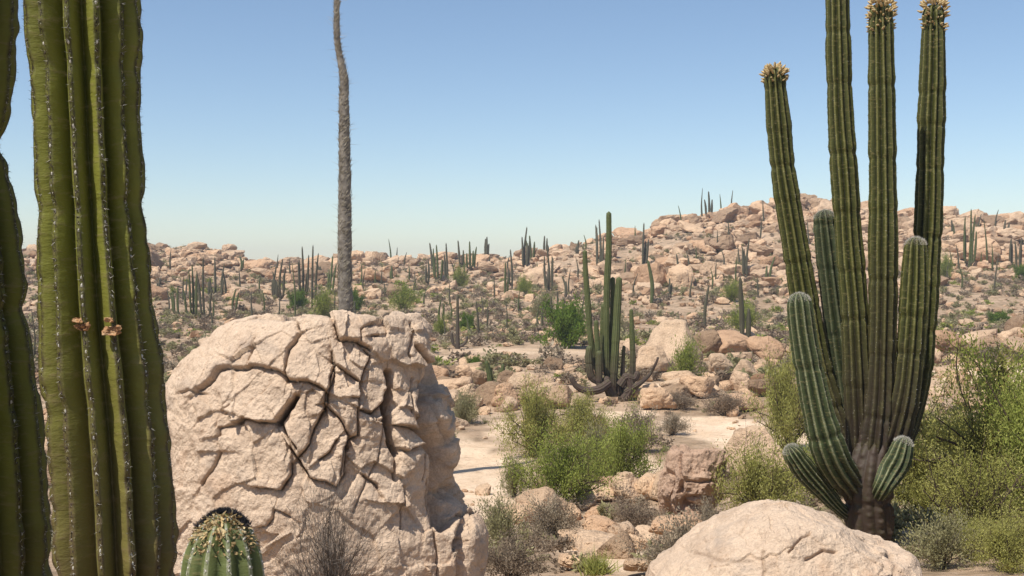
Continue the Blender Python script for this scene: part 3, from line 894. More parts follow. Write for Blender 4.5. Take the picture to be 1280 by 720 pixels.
def scar(px, py, D, s, seed, parent, base):
    V, Fc = boulder_shape(seed, 3, planes=8, sharp=16, rough=.25, scale=(1, .55, .6))
    V = V * s
    k = np.hypot(V[:, 0], V[:, 2] - .1 * s) < .45 * s
    V[k & (V[:, 1] < 0), 1] += .35 * s
    V = V + P(px, py, D) - base
    link('scar', mesh_np('scar', V, Fc, [M['scar']], False), parent)
scar(103, 409, 2.85, .022, 801, stA, bA); scar(97, 400, 2.845, .014, 811, stA, bA)
scar(141, 414, 2.865, .024, 802, stA, bA); scar(137, 400, 2.86, .014, 812, stA, bA)

# --- small cactus tip bottom left
path = arm_px([(282,1320,100),(284,900,108),(281,780,112),(279,720,107),(279,690,96),(279,664,74),(279,642,50)], 2.6)
base = np.array(path[0][:3]); base[2] = float(ground(base[0], base[1]))
e = link('cardon_cactus', None, loc=base); tag(e, 'short green cactus tip with a crown of dried flowers, in front of the cracked boulder', 'cactus')
V, Q, C, cr, nm, T, L = stem(path, 11, 14, 300, .20, 21, True, 0, .01, .5, .012, True)
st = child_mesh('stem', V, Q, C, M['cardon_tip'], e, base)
V, Fc, mi = spines_for(cr, nm, T, L, .022, 6, .009, .0009, .9)
child_mesh('spines', V, Fc, None, None, st, base, mi, [M['spine_pale'], M['spine_dark']], False)
acc = Acc(); iv, ifc = ico(2)
for j in range(11):
    for i in np.clip(np.searchsorted(L, np.arange(0.2, L[-1], .021)), 1, 299):
        s_ = rng.uniform(.0018, .003)
        acc.add(iv * s_ * np.array([1, 1, 1.4]) + cr[i, j], ifc)
link('areoles', acc.mesh('areoles', [M['spine_pale']], True, base), st)
# dried petals round the crown, on the camera side
acc = Acc()
tipp = P(279, 642, 2.6)
Rt = .075
for k in range(330):
    a = rng.uniform(-math.pi, 0.1) if rng.random() < .92 else rng.uniform(-math.pi, math.pi)
    h = rng.random() ** 1.1 * .082
    rr = Rt * math.sqrt(max(.02, 1 - (1 - h / .11) ** 2)) * .98
    nd = np.array([math.cos(a), math.sin(a), 0])
    p = tipp + nd * rr - np.array([0, 0, h])
    d = nd * .5 + np.array([0, 0, rng.uniform(-1, .9)]) + rng.normal(size=3) * .5
    d /= np.linalg.norm(d); sd = np.cross(d, nd); sd /= np.linalg.norm(sd) + 1e-6
    ln, wd = rng.uniform(.006, .020), rng.uniform(.0012, .0030)
    cur = nd * rng.uniform(.001, .008)
    pts = [p, p + d * ln * .4 + cur, p + d * ln * .75 + cur * 1.3, p + d * ln + cur * .2]
    ws = [1, 1.2, .8, .15]
    Vp = np.array([pt + sgn * sd * wd * w_ for pt, w_ in zip(pts, ws) for sgn in (-1, 1)])
    acc.add(Vp, np.array([[0, 1, 3, 2], [2, 3, 5, 4], [4, 5, 7, 6]]))
link('dried_flowers', acc.mesh('dried_flowers', [M['petal']], True, base), st)
# dark bristles over the back of the crown, standing in for its shade
acc = Acc()
for k in range(5200):
    a = rng.uniform(-.25, math.pi + .25) + rng.normal() * .1
    h = rng.random() * .05
    rr = Rt * math.sqrt(max(.02, 1 - (1 - h / .11) ** 2)) * 1.0
    nd = np.array([math.cos(a), math.sin(a), 0]); p = tipp + nd * rr * rng.uniform(.45, 1.02) + np.array([0, 0, .004 - h * .75])
    V, Fc = spikes(p[None], (nd * .25 + np.array([0, 0, 1.]) + rng.normal(size=3) * .35)[None], np.array([rng.uniform(.006, .014)]), .0011)
    acc.add(V, Fc)
link('shade_bristles', acc.mesh('shade_bristles', [M['shadebristle']], False, base), st)

# --- the branching cardon at the right
D0 = 12.0
baseR = P(1084, 672, D0); baseR[2] = float(ground(baseR[0], baseR[1]))
big = link('branching_cactus', None, loc=baseR)
tag(big, 'tall branching cardon cactus with nine arms and yellow-tipped crowns, right foreground', 'cactus')
V, Q, C = stem(arm_px([(1088,705,64,-.26),(1088,676,55,-.30),(1086,645,56,-.33),(1085,612,58,-.33),(1089,578,52,-.29),(1096,540,38,-.20),(1100,490,22,-.18)], D0), 12, 10, 220, .13, 31, True, 5, .07, .3, .10)
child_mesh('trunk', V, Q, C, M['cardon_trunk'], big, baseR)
ARMS = [
 (M['cardon_right'], 'tall arm at the left with a yellow crown', [(1078,612,38,.1),(1060,585,40,.25),(1040,530,42,.35),(1018,450,40,.4),(1003,360,38,.4),(993,300,35,.4),(980,220,33,.4),(973,150,31,.4),(967,84,27,.4)], 1, 1.5),
 (M['cardon_right'], 'tallest arm, passing out of the top of the view', [(1080,600,40,-.1),(1077,555,40,-.1),(1073,480,39,-.1),(1068,380,37,-.1),(1060,280,36,-.1),(1053,180,35,-.1),(1049,90,33,-.1),(1047,0,32,-.1),(1046,-90,30,-.1)], 0, 1.7),
 (M['cardon_right'], 'straight centre arm with a ring of buds', [(1087,622,46,-.24),(1093,565,44,-.28),(1101,480,39,-.25),(1104,380,38,-.25),(1104,280,37,-.25),(1103,180,35,-.25),(1102,90,34,-.25),(1101,3,29,-.25)], 2, 2.4),
 (M['cardon_right'], 'tall arm at the right with a ring of buds', [(1092,606,40,.15),(1118,565,38,.3),(1140,500,37,.35),(1152,420,36,.35),(1158,330,36,.35),(1162,230,35,.35),(1165,120,34,.35),(1167,5,28,.35)], 2, 1.3),
 (M['cardon_blue'], 'shorter bluish arm behind the tallest one', [(1082,590,34,.35),(1068,540,38,.45),(1056,460,40,.5),(1044,380,36,.5),(1036,320,33,.5),(1030,262,29,.5)], 0, .9),
 (M['cardon_young'], 'mid-height arm with a pale rounded tip, curving from the base', [(1072,618,30,-.3),(1060,602,40,-.42),(1040,570,45,-.6),(1024,520,43,-.65),(1012,465,38,-.65),(1004,420,36,-.65),(998,366,30,-.65)], 0, .4),
 (M['cardon_right'], 'dark arm with a pale woolly tip at the right', [(1094,588,34,-.2),(1114,560,36,-.3),(1131,500,37,-.35),(1139,430,37,-.35),(1143,360,36,-.35),(1145,296,28,-.35)], 0, 1.4),
 (M['cardon_young'], 'stubby young arm at the lower left', [(1074,652,17,-.3),(1050,636,18,-.35),(1026,610,26,-.38),(1008,590,30,-.42),(996,574,29,-.45),(985,557,23,-.45)], 0, .25),
 (M['cardon_young'], 'stubby young arm at the lower right', [(1096,622,18,-.5),(1104,608,25,-.6),(1114,590,33,-.55),(1124,572,33,-.55),(1132,546,25,-.55)], 0, .05),
]
for k, (mt, lab, pts, crown, bk) in enumerate(ARMS):
    path = arm_px(pts, D0)
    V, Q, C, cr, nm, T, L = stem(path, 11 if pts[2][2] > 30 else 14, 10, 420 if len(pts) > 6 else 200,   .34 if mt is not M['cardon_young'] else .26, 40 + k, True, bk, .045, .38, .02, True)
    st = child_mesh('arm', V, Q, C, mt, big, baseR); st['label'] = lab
    V, Fc, mi = spines_for(cr, nm, T, L, .045, 2, .014, .0016, .45)
    child_mesh('spines', V, Fc, None, None, st, baseR, mi, [M['spine_pale'], M['spine_dark']], False)
    tp = np.array(path[-1][:3]); ax = tp - np.array(path[-2][:3]); Rr = path[-1][3]
    if crown == 1:
        link('flower_crown', bud_cluster(tp, ax, Rr, 140, .17, k, 'bud', .062).mesh('flower_crown', [M['bud']], True, baseR), st)
    elif crown == 2:
        link('flower_crown', bud_cluster(tp + ax / np.linalg.norm(ax) * .03, ax, Rr * 1.02, 150, .34, k, 'bud', .062).mesh('flower_crown', [M['bud']], True, baseR), st)
    elif k in (6, 4, 5, 7, 8):
        a2 = Acc(); axn = ax / np.linalg.norm(ax)
        n_ = 1500; v = rng.normal(size=(n_, 3)); v /= np.linalg.norm(v, axis=1)[:, None]; v = v[(v @ axn) > .25]
        b_ = tp - axn * Rr * 1.0 + v * Rr * np.array([.95])
        Vv, Ff = spikes(b_, v + axn * .6, rng.uniform(.01, .028, len(v)), .0022); a2.add(Vv, Ff)
        link('woolly_tip', a2.mesh('woolly_tip', [M['spine_pale']], False, baseR), st)
# ------------------------------------------------------------------ boojum tree
D1 = 25.0
gb = P(432, 395, D1); gb[2] = float(ground(gb[0], gb[1]))
boo = link('boojum_tree', None, loc=gb)
tag(boo, 'tall bare grey boojum trunk with a kinked top, rising behind the cracked boulder', 'tree')
pth = arm_px([(432,395,23),(431,340,22),(431,270,20),(431,200,18),(430,140,15.5),(430,100,13),(427,80,11),(423,62,9.5),(421,40,9),(421,15,8),(422,-20,7.5),(424,-90,6)], D1)
pth = [[a_, b_, c_, d_ * .8] for a_, b_, c_, d_ in pth]
pth = [[gb[0], gb[1], gb[2] - .2, .24]] + [[pth[0][0], D1, (gb[2] + pth[0][2]) / 2, .235]] + pth
C4 = catmull(pth, 420); rings = 420; seg = 20
C_, R_c = C4[:, :3], C4[:, 3]
Lb_ = np.r_[0, np.cumsum(np.linalg.norm(np.diff(C_, axis=0), axis=1))]
th = np.arange(seg) * 2 * math.pi / seg
spir = 1 + .05 * np.sin(3 * th[None] + Lb_[:, None] * 9) + .05 * vnoise(np.stack(np.broadcast_arrays(Lb_[:, None] * 3, th[None], 0 * th[None]), 2).reshape(-1, 3), 5).reshape(rings, seg)
kink = 1 + .16 * np.exp(-((Lb_ - np.interp(-1, [-1], [0])) * 0)) * 0
Vb = C_[:, None] + (R_c[:, None] * spir)[..., None] * np.stack([np.cos(th), np.sin(th), 0 * th], 1)[None]
i0 = (np.arange(rings - 1)[:, None] * seg + np.arange(seg)[None]).ravel(); i1 = (np.arange(rings - 1)[:, None] * seg + (np.arange(seg)[None] + 1) % seg).ravel()
tr = link('trunk', mesh_np('trunk', Vb.reshape(-1, 3) - gb, np.stack([i0, i1, i1 + seg, i0 + seg], 1), [M['boojum_bark']]), boo)
nt_ = 3600
ii = rng.integers(0, rings, nt_); aa = rng.uniform(0, 6.283, nt_)
nd = np.stack([np.cos(aa), np.sin(aa), 0 * aa], 1); tg = np.stack([-np.sin(aa), np.cos(aa), 0 * aa], 1)
bs = C_[ii] + nd * (R_c[ii] * 1.0)[:, None]
dr = nd * rng.uniform(.04, .18, (nt_, 1)) + np.array([0, 0, 1.]) * rng.uniform(.5, 1, (nt_, 1)) + tg * rng.uniform(.4, .8, (nt_, 1))
Vt, Ft = spikes(bs, dr, rng.uniform(.06, .15, nt_), .0065)
n2 = 330
ii = rng.integers(40, rings, n2); aa = rng.uniform(0, 6.283, n2); nd = np.stack([np.cos(aa), np.sin(aa), 0 * aa], 1)
Vt2, Ft2 = spikes(C_[ii] + nd * R_c[ii][:, None] * .95, nd + np.array([0, 0, 1.]) * rng.uniform(-.1, .9, (n2, 1)), rng.uniform(.10, .30, n2), .0042)
a2 = Acc(); a2.add(Vt, Ft); a2.add(Vt2, Ft2)
link('twigs', a2.mesh('twigs', [M['boojum_twig']], False, gb), tr)

# ------------------------------------------------------------------ middle-distance candelabra cactus
pm = ray_ground(768, 500); Dm = pm[1]
can = link('candelabra_cactus', None, loc=pm)
tag(can, 'cluster of dark green cactus columns with curling lower arms in the middle distance', 'cactus')
MID = [
 [(770,504,22),(768,485,20),(766,470,16)],
 [(768,495,13),(760,470,12),(758,440,11),(758,400,10),(759,350,10),(761,310,9),(761,264,8)],
 [(766,495,11,-.2),(768,455,12,-.2),(770,420,12,-.2),(772,380,11,-.2),(774,346,9,-.2)],
 [(762,480,9,.2),(765,430,9,.2),(766,380,8,.2),(766,346,7,.2)],
 [(752,480,9),(743,450,9),(738,420,9),(735,380,9),(732,340,8),(731,312,7)],
 [(750,490,9,-.3),(748,470,9,-.3),(747,440,8,-.3),(745,400,7,-.3)],
 [(790,480,9),(791,450,9),(790,420,8),(789,386,6)],
 [(748,478,9,-.4),(739,470,12,-.4),(736,450,12,-.4),(737,432,10,-.4)],
 [(750,488,10,-.5),(749,470,10,-.5),(749,438,9,-.5)],
 [(778,470,7),(779,450,6),(780,432,5)],
 [(762,478,13,-.6),(748,487,13,-.8),(732,488,11,-.8),(720,482,9,-.8),(713,470,7,-.8)],
 [(782,490,13,-.5),(800,479,8,-.6),(812,468,5,-.1),(819,456,4,-.2),(823,446,3.5,-.2)],
 [(780,502,18,.2),(780,490,17,.2),(784,478,14,.2)],
 [(775,482,14,-.5),(783,472,13,-.5),(793,473,11,-.5),(798,464,8,-.5)],
 [(780,500,16,-.5),(788,488,15,-.5),(786,474,13,-.5),(778,468,9,-.5)],
 [(764,470,9,.3),(752,455,8,.3),(753,420,8,.3),(754,380,7,.3)],
 [(766,498,16,-.4),(760,482,15,-.4),(757,470,10,-.4)]]
for k, pts in enumerate(MID):
    V, Q, C = stem(arm_px(pts, Dm, .86), 10, 5, 90, .16, 200 + k, True, 1.5 if k not in (0, 12, 10, 11, 13, 14, 16) else 9, .04, .6)
    child_mesh('trunk' if k in (0, 12) else 'arm', V, Q, C, M['cardon_mid'], can, pm)

# ------------------------------------------------------------------ far cacti
# (px, base py, height px, stems)
FC = [(242,398,64,5),(256,403,78,4),(270,376,52,4),(223,395,36,3),(211,393,30,1),(316,398,34,1),(291,392,30,2),(351,376,50,5),(343,374,40,2),
 (369,397,68,1),(379,371,60,5),(390,386,76,2),(412,368,46,3),(445,346,36,2),(453,365,28,1),(489,330,30,1),(495,330,20,1),(505,332,16,1),
 (511,352,22,1),(535,358,30,2),(540,337,32,2),(547,352,44,5),(560,354,48,2),(575,335,33,3),(588,339,36,4),(603,362,52,2),(608,324,27,3),
 (631,376,46,2),(640,362,48,2),(656,338,52,5),(664,327,31,4),(680,322,26,3),(686,366,55,6),(673,352,24,1),(598,420,42,3),(697,401,36,3),
 (614,488,36,2),(750,339,62,6),(803,335,54,4),(814,384,56,1),(848,351,32,3),(836,375,26,2),(851,285,27,1),(878,278,41,1),(886,268,27,3),
 (901,270,26,1),(914,259,20,1),(934,349,48,3),(920,358,40,1),(881,411,52,1),(928,434,84,2),(1211,337,72,5),(1198,336,30,1),(1188,336,22,1),
 (1234,331,56,1),(1263,336,36,2),(1275,339,40,3),(1226,336,20,1),(1242,368,50,1),(41,470,80,1),(330,392,30,1),(300,360,24,1),(430,350,26,1),
 (470,360,22,1),(520,365,24,1),(618,372,26,1),(648,390,28,1),(706,372,26,2),(722,350,28,1),(780,352,26,1),(792,372,30,1),(862,372,26,1),
 (870,330,22,2),(895,352,24,1),(948,372,26,1),(962,352,30,2),(1012,340,34,1),(1128,345,30,1),(1178,352,24,1),(728,392,24,1),(200,375,26,2),
 (28,365,26,1),(232,372,26,1),(282,372,30,2),(325,366,22,1),(400,352,24,2),(481,372,20,1),(530,380,18,1),(1222,290,22,1),(1256,300,24,2),(1192,300,20,1),
 (655,300,0,0)]
FC = [f for f in FC if f[2] > 0]
_r = np.random.default_rng(404)
for _ in range(64):
    x_ = int(_r.uniform(190, 1275)); crest_ = float(np.interp(x_, [190, 250, 330, 640, 760, 880, 1000, 1150, 1280], [312, 308, 334, 322, 298, 272, 254, 268, 276]))
    y_ = int(crest_ + 8 + _r.random() ** 1.3 * 95)
    FC.append((x_, y_, int(_r.uniform(13, 26) + (y_ - crest_) * .13), 1 if _r.random() < .8 else 2))
FC = list({f[0]: f for f in FC}.values())
ORD = ['first', 'second', 'third', 'fourth', 'fifth', 'sixth', 'seventh', 'eighth', 'ninth', 'tenth', 'eleventh', 'twelfth', 'thirteenth', 'fourteenth', 'fifteenth', 'sixteenth', 'seventeenth', 'eighteenth', 'nineteenth', 'twentieth'] + ['twenty-' + w_ for w_ in ('first', 'second', 'third', 'fourth', 'fifth', 'sixth', 'seventh', 'eighth', 'ninth')] + ['thirtieth'] + ['thirty-' + w_ for w_ in ('first', 'second', 'third', 'fourth', 'fifth')]
def zone(px, py):
    if px < 60: return 'between the near cactus columns'
    if px < 335: return 'below the left hill'
    if px < 432: return 'just left of the boojum'
    if px < 530: return 'just right of the boojum'
    if px < 625: return 'left part of the low saddle'
    if px < 725: return 'right part of the low saddle'
    if px < 870: return 'beside the candelabra cactus'
    if px < 1160: return 'on the high right-hand hill'
    return 'at the far right'
def ckind(h, s, py):
    if s == 1: return ('tall thin cactus pole' if h > 38 else 'slim short cactus pole'), 'pole'
    if s <= 3: return ('tall few-stemmed cactus' if h > 38 else 'small few-stemmed cactus'), 'few'
    return 'many-stemmed cactus clump', 'many'
info = [(f, zone(f[0], f[1]), ckind(f[2], f[3], f[1])[0]) for f in FC]
labs = {}
for zn in {i[1] for i in info}:
    for kd in {i[2] for i in info}:
        lst = sorted([i[0] for i in info if i[1] == zn and i[2] == kd])
        for k, f in enumerate(lst):
            if len(lst) == 1: labs[f] = f'lone {kd} {zn}'
            else: labs[f] = f'{ORD[k]} {kd} from the left, {zn}'
for k, f in enumerate(FC):
    px, py, h, ns = f
    p = ray_ground(px, py) if f[0] != 41 else ray_ground(41, 455)
    if p[1] > 194: p = np.array([(px - 640) / F * 194, 194., 0]); p[2] = float(ground(p[0], p[1]))
    ppx, ppy = to_px(p[None])
    H = max(.8, (ppy[0] - (py - h)) / F * p[1])
    e = link('distant_cactus', None, loc=p)
    tag(e, labs[f], 'cactus', 'cacti scattered over the plain and hills')
    hero_w = {928: 6.5, 614: 8, 814: 5, 881: 4}.get(px, 2.9 if ns > 1 else 2.4)
    Rw = hero_w / F * p[1] / 2
    Rw = min(Rw, .27); pole = ns == 1 and px not in (814, 881)
    lean = np.random.default_rng(k + 900).normal(size=2) * .05 * H; mt_ = M['cardon_mid'] if k % 3 == 0 else M['cardon_far']
    for s_ in range(ns):
        r_ = np.random.default_rng(k * 20 + s_)
        if s_ == 0:
            q = [[0, 0, -.2, Rw * (1.1 if pole else .8)], [r_.normal() * .08, 0, H * .5, Rw * (.8 if pole else 1.05)], [r_.normal() * .18, 0, H * 1.06, Rw * (.22 if pole else .55)]]
        else:
            a = r_.uniform(-1, 1) * .9 + (0 if r_.random() < .5 else math.pi); hh = H * r_.uniform(.5, .97)
            off = r_.uniform(.28, .75) * (1 if ns > 2 else .6); x_, y_ = math.cos(a) * off, math.sin(a) * off
            z0 = H * r_.uniform(.02, .14)
            q = [[x_ * .15, y_ * .15, z0, Rw * .8], [x_ * .85, y_ * .85, z0 + H * .07, Rw * .9], [x_ * 1.05, y_ * 1.05, (z0 + hh) / 2 + H * .05, Rw], [x_ * r_.uniform(1.0, 1.5), y_ * 1.2, hh, Rw * .45]]
        for q_ in q: f_ = max(0, q_[2] / H) ** 1.5; q_[0] += lean[0] * f_; q_[1] += lean[1] * f_
        V, Q, C = stem(q, 8, 3, 22, .15, k * 7 + s_, True, .5, .05, .9)
        link('stem', mesh_np('stem', V, Q, [mt_], True, C), e)
# the anchor-shaped one
p = ray_ground(572, 436); Dk = p[1]
e = link('anchor_cactus', None, loc=p); tag(e, 'thin cactus pole with two upcurved arms at its foot, anchor shaped, near the road', 'cactus')
for k, pts in enumerate([[(572,438,7),(572,420,5),(572,395,4),(572,367,3)], [(572,434,4),(567,430,4),(565,422,4),(565,415,3)], [(572,434,4),(579,431,4),(583,426,3.5),(584,420,3)]]):
    V, Q, C = stem(arm_px(pts, Dk), 8, 3, 30, .15, 500 + k, True, 3, .04, .6)
    child_mesh('stem', V, Q, C, M['cardon_far'], e, p)

# ------------------------------------------------------------------ bushes
def bush(seed, n_stem, n_leaf, leaf_l, leaf_w, stem_r, flat=.8, up=.5, droop=0, wisp=.5, holes=.25):
    """unit bush: radius about 1, height about `flat`*1.0; returns stems mesh data and leaf mesh data"""
    r = np.random.default_rng(seed)
    tips, curves = [], []
    for k in range(n_stem):
        a = r.uniform(0, 2 * math.pi); el = r.uniform(.12, 1.0) ** .8 * math.pi / 2
        ln = r.uniform(.65, 1.05)
        end = np.array([math.cos(a) * math.cos(el), math.sin(a) * math.cos(el), math.sin(el) * flat]) * ln
        midp = end * .5 + np.array([0, 0, up * .18]) + r.normal(size=3) * .07
        st0 = r.normal(size=3) * np.array([.06, .06, 0])
        cv = catmull([st0, end * .22 + np.array([0, 0, up * .08]) + r.normal(size=3) * .03, midp, end], 12)
        curves.append((cv, stem_r * r.uniform(.6, 1.2)))
        for q in range(2 + int(3 * r.random())):   # side branches
            i = r.integers(4, 11); s0 = cv[i]; dd = (cv[min(11, i + 1)] - cv[i - 1]); dd /= np.linalg.norm(dd)
            e2 = s0 + (dd + r.normal(size=3) * .55 + np.array([0, 0, .25])) * r.uniform(.12, .32)
            e2[2] = max(e2[2], .02)
            c2 = catmull([s0, (s0 + e2) / 2 + r.normal(size=3) * .025, e2], 7)
            curves.append((c2, stem_r * .4))
    acc = Acc()
    th = np.arange(4) * math.pi / 2
    for cv, r0 in curves:
        n = len(cv); rad_ = r0 * np.linspace(1, .25, n)
        T = np.gradient(cv, axis=0); T /= np.linalg.norm(T, axis=1)[:, None] + 1e-9
        u = np.cross(T, [.2, .9, .35]); u /= np.linalg.norm(u, axis=1)[:, None] + 1e-9; w = np.cross(T, u)
        V = cv[:, None] + rad_[:, None, None] * (u[:, None] * np.cos(th)[None, :, None] + w[:, None] * np.sin(th)[None, :, None])
        i0 = (np.arange(n - 1)[:, None] * 4 + np.arange(4)[None]).ravel(); i1 = (np.arange(n - 1)[:, None] * 4 + (np.arange(4)[None] + 1) % 4).ravel()
        acc.add(V.reshape(-1, 3), np.stack([i0, i1, i1 + 4, i0 + 4], 1))
    stems = (np.concatenate(acc.V), np.concatenate(acc.F))
    # leaves along the outer part of every curve, with gaps
    wts = np.array([len(c) * (1 if q > stem_r * .45 else 1.6) for c, q in curves]); wts /= wts.sum()
    # drop some curves entirely to leave holes
    keep = r.random(len(curves)) > holes; wts = wts * keep; wts /= wts.sum()
    ci = r.choice(len(curves), n_leaf, p=wts)
    tt = r.random(n_leaf) ** .6
    pts = np.array([curves[c][0][min(len(curves[c][0]) - 1, int(t * len(curves[c][0])))] for c, t in zip(ci, tt)])
    dirn = np.array([curves[c][0][-1] - curves[c][0][0] for c in ci]); dirn /= np.linalg.norm(dirn, axis=1)[:, None] + 1e-9
    pts = pts + r.normal(size=(n_leaf, 3)) * (.045 + .05 * wisp)
    pts[:, 2] = np.abs(pts[:, 2])
    d = dirn * wisp + r.normal(size=(n_leaf, 3)) * .55 + np.array([0, 0, .35 - droop])
    d /= np.linalg.norm(d, axis=1)[:, None]
    s = np.cross(d, r.normal(size=(n_leaf, 3))); s /= np.linalg.norm(s, axis=1)[:, None] + 1e-9
    ll = leaf_l * r.uniform(.5, 1.3, n_leaf)[:, None]; ww = leaf_w * r.uniform(.6, 1.3, n_leaf)[:, None]
    V = np.stack([pts - s * ww * .4, pts + d * ll * .5 - s * ww, pts + d * ll, pts + d * ll * .5 + s * ww], 1).reshape(-1, 3)
    Fq = np.arange(n_leaf * 4).reshape(-1, 4)
    tone = np.clip(.5 + .35 * vnoise(pts * 3.1 + 7, seed) + r.normal(size=n_leaf) * .16, 0, 1)
    Cc = np.repeat(tone, 4)[:, None].repeat(3, 1)
    return stems, (V, Fq, Cc)

def bush_meshes(key, seed, mat_leaf, mat_stem, **kw):
    s, l = bush(seed, **kw)
    return (mesh_np('branches', s[0], s[1], [mat_stem]), mesh_np('foliage', l[0], l[1], [mat_leaf], False, l[2]))
def put_bush(meshes, p, rx, rz, label, group, name='bush', yaw=None, cat='bush'):
    e = link(name, None, loc=p); e.scale = (rx, rx, rz)
    e.rotation_euler = (0, 0, random.uniform(0, 6.28) if yaw is None else yaw)
    tag(e, label, cat, group)
    link('branches', meshes[0], e)
    if meshes[1]: link('foliage', meshes[1], e)
    return e

KW_PV = dict(n_stem=44, n_leaf=17000, leaf_l=.040, leaf_w=.0078, stem_r=.015, wisp=.45, holes=.32)
KW_MD = dict(n_stem=34, n_leaf=6500, leaf_l=.07, leaf_w=.013, stem_r=.015, wisp=.7, holes=.28)
KW_SM = dict(n_stem=22, n_leaf=1500, leaf_l=.13, leaf_w=.035, stem_r=.02, wisp=.5, holes=.1)
BM = {}
for nm, seed, lf, st_, kw in [('pv1', 1, 'leaf_green', 'twig_brown', KW_PV), ('pv2', 2, 'leaf_yellow', 'twig_brown', KW_PV), ('pv3', 3, 'leaf_green', 'twig_brown', KW_PV),
                              ('g1', 4, 'leaf_vivid', 'twig_brown', dict(KW_MD, n_leaf=12000, holes=.05, leaf_w=.018, wisp=.4)), ('g2', 5, 'leaf_green', 'twig_grey', KW_MD), ('ol', 6, 'leaf_olive', 'twig_grey', KW_MD),
                              ('gr', 7, 'leaf_grey', 'twig_grey', KW_MD), ('br', 8, 'leaf_brown', 'twig_brown', KW_MD), ('gr2', 9, 'leaf_grey', 'twig_grey', dict(KW_MD, n_leaf=5000, n_stem=60)),
                              ('sg', 10, 'leaf_vivid', 'twig_brown', KW_SM), ('so', 11, 'leaf_olive', 'twig_grey', KW_SM), ('sbr', 12, 'leaf_brown', 'twig_brown', KW_SM)]:
    BM[nm] = bush_meshes(nm, seed, M[lf], M[st_], **kw)

# (px, base py, width px, height px, kind, label)
BS = [
 (668,572,108,86,'pv2','yellow-green feathery bush at the upper left of the wash thicket'),
 (704,640,146,90,'pv1','large green feathery bush in the middle of the wash thicket, beside the sand'),
 (775,610,116,76,'pv3','bright green bush at the right of the wash thicket'),
 (728,556,90,58,'pv2','pale green bush at the top of the wash thicket, below the candelabra cactus'),
 (800,566,70,50,'gr','grey leafless bush on the upper right rim of the wash thicket'),
 (748,600,70,60,'ol','olive twiggy bush caught between the green bushes of the thicket'),
 (642,622,50,44,'ol','sparse olive bush leaning over the pale sand'),
 (582,530,54,36,'ol','olive bush tucked against the right side of the cracked boulder'),
 (625,692,86,60,'ol','dark stemmed olive bush at the foot of the cracked boulder'),
 (690,680,90,50,'gr','grey dry bush left of the slab pile'),
 (640,726,110,52,'br','brown dry bush at the bottom edge, right of the cracked boulder'),
 (795,664,90,36,'br','tan dry bush left of the hollowed brown boulder'),
 (850,722,140,60,'gr2','grey tangled bush at the bottom left of the rounded boulder'),
 (886,672,70,38,'gr2','grey twiggy bush at the foot of the hollowed brown boulder'),
 (858,482,56,48,'g2','grassy green bush in front of the pointed pale boulder'),
 (906,520,66,28,'br','low brown bush on the near side of the upper sand strip'),
 (852,512,50,20,'br','low brown bush right of the smooth oval boulder'),
 (840,544,50,24,'gr','grey bush at the left end of the upper sand strip'),
 (985,565,110,116,'pv2','tall yellow-green bush just left of the branching cactus'),
 (950,648,150,88,'pv2','wide yellow-green bush low behind the rounded boulder'),
 (1020,628,90,66,'pv1','green bush behind the base of the branching cactus'),
 (707,436,76,50,'g1','vivid green bush by the road, left of the candelabra cactus'),
 (505,392,50,30,'g2','dull green bush on the plain right of the boojum trunk'),
 (442,394,32,26,'g1','small green bush at the right of the boojum trunk above the boulder'),
 (404,402,42,34,'g2','green bush at the left of the boojum trunk above the boulder'),
 (372,388,34,20,'g1','small bright green bush left of the boojum on the plain'),
 (551,422,28,22,'g2','small green bush above the right shoulder of the cracked boulder'),
 (584,416,26,20,'g1','small bright green bush right of the anchor-shaped cactus'),
 (655,372,32,22,'g2','small green bush high on the saddle under cacti'),
 (575,362,30,24,'g2','green bush among the saddle cacti left of centre'),
 (593,464,28,16,'g1','low bright green bush on the brown bank below the road'),
 (930,418,56,32,'g2','yellow-green bush behind the twin thin cacti'),
 (915,378,40,22,'g2','pale green bush on the slope left of the branching cactus'),
 (1248,406,36,14,'g1','low bright green bush on the plain at the right'),
 (1182,350,26,26,'g2','green bush beside the right arm of the branching cactus on the slope'),
 (1276,352,24,18,'g1','small green bush at the right edge below the hill'),
 (680,398,46,30,'ol','olive bush left of the vivid green bush, near the road'),
 (770,420,40,24,'ol','olive bush behind the candelabra cactus columns'),
 (1175,712,120,60,'ol','olive-brown twiggy shrub at the bottom edge right of the rounded boulder'),
 (1262,716,120,64,'pv2','yellow-green shrub in the bottom right corner'),
 (1215,700,110,46,'pv2','pale yellow-green sprigs between the olive and the yellow-green shrub at the bottom right'),
]
for (px, pyb, w, h, kd, lab) in BS:
    p = ray_ground(px, pyb); rx = w / F * p[1] / 2; rz = h / F * p[1] / .85
    if pyb > 700 : rz *= 1.0
    put_bush(BM[kd], p, rx, rz, lab, 'bushes of the wash and plain')

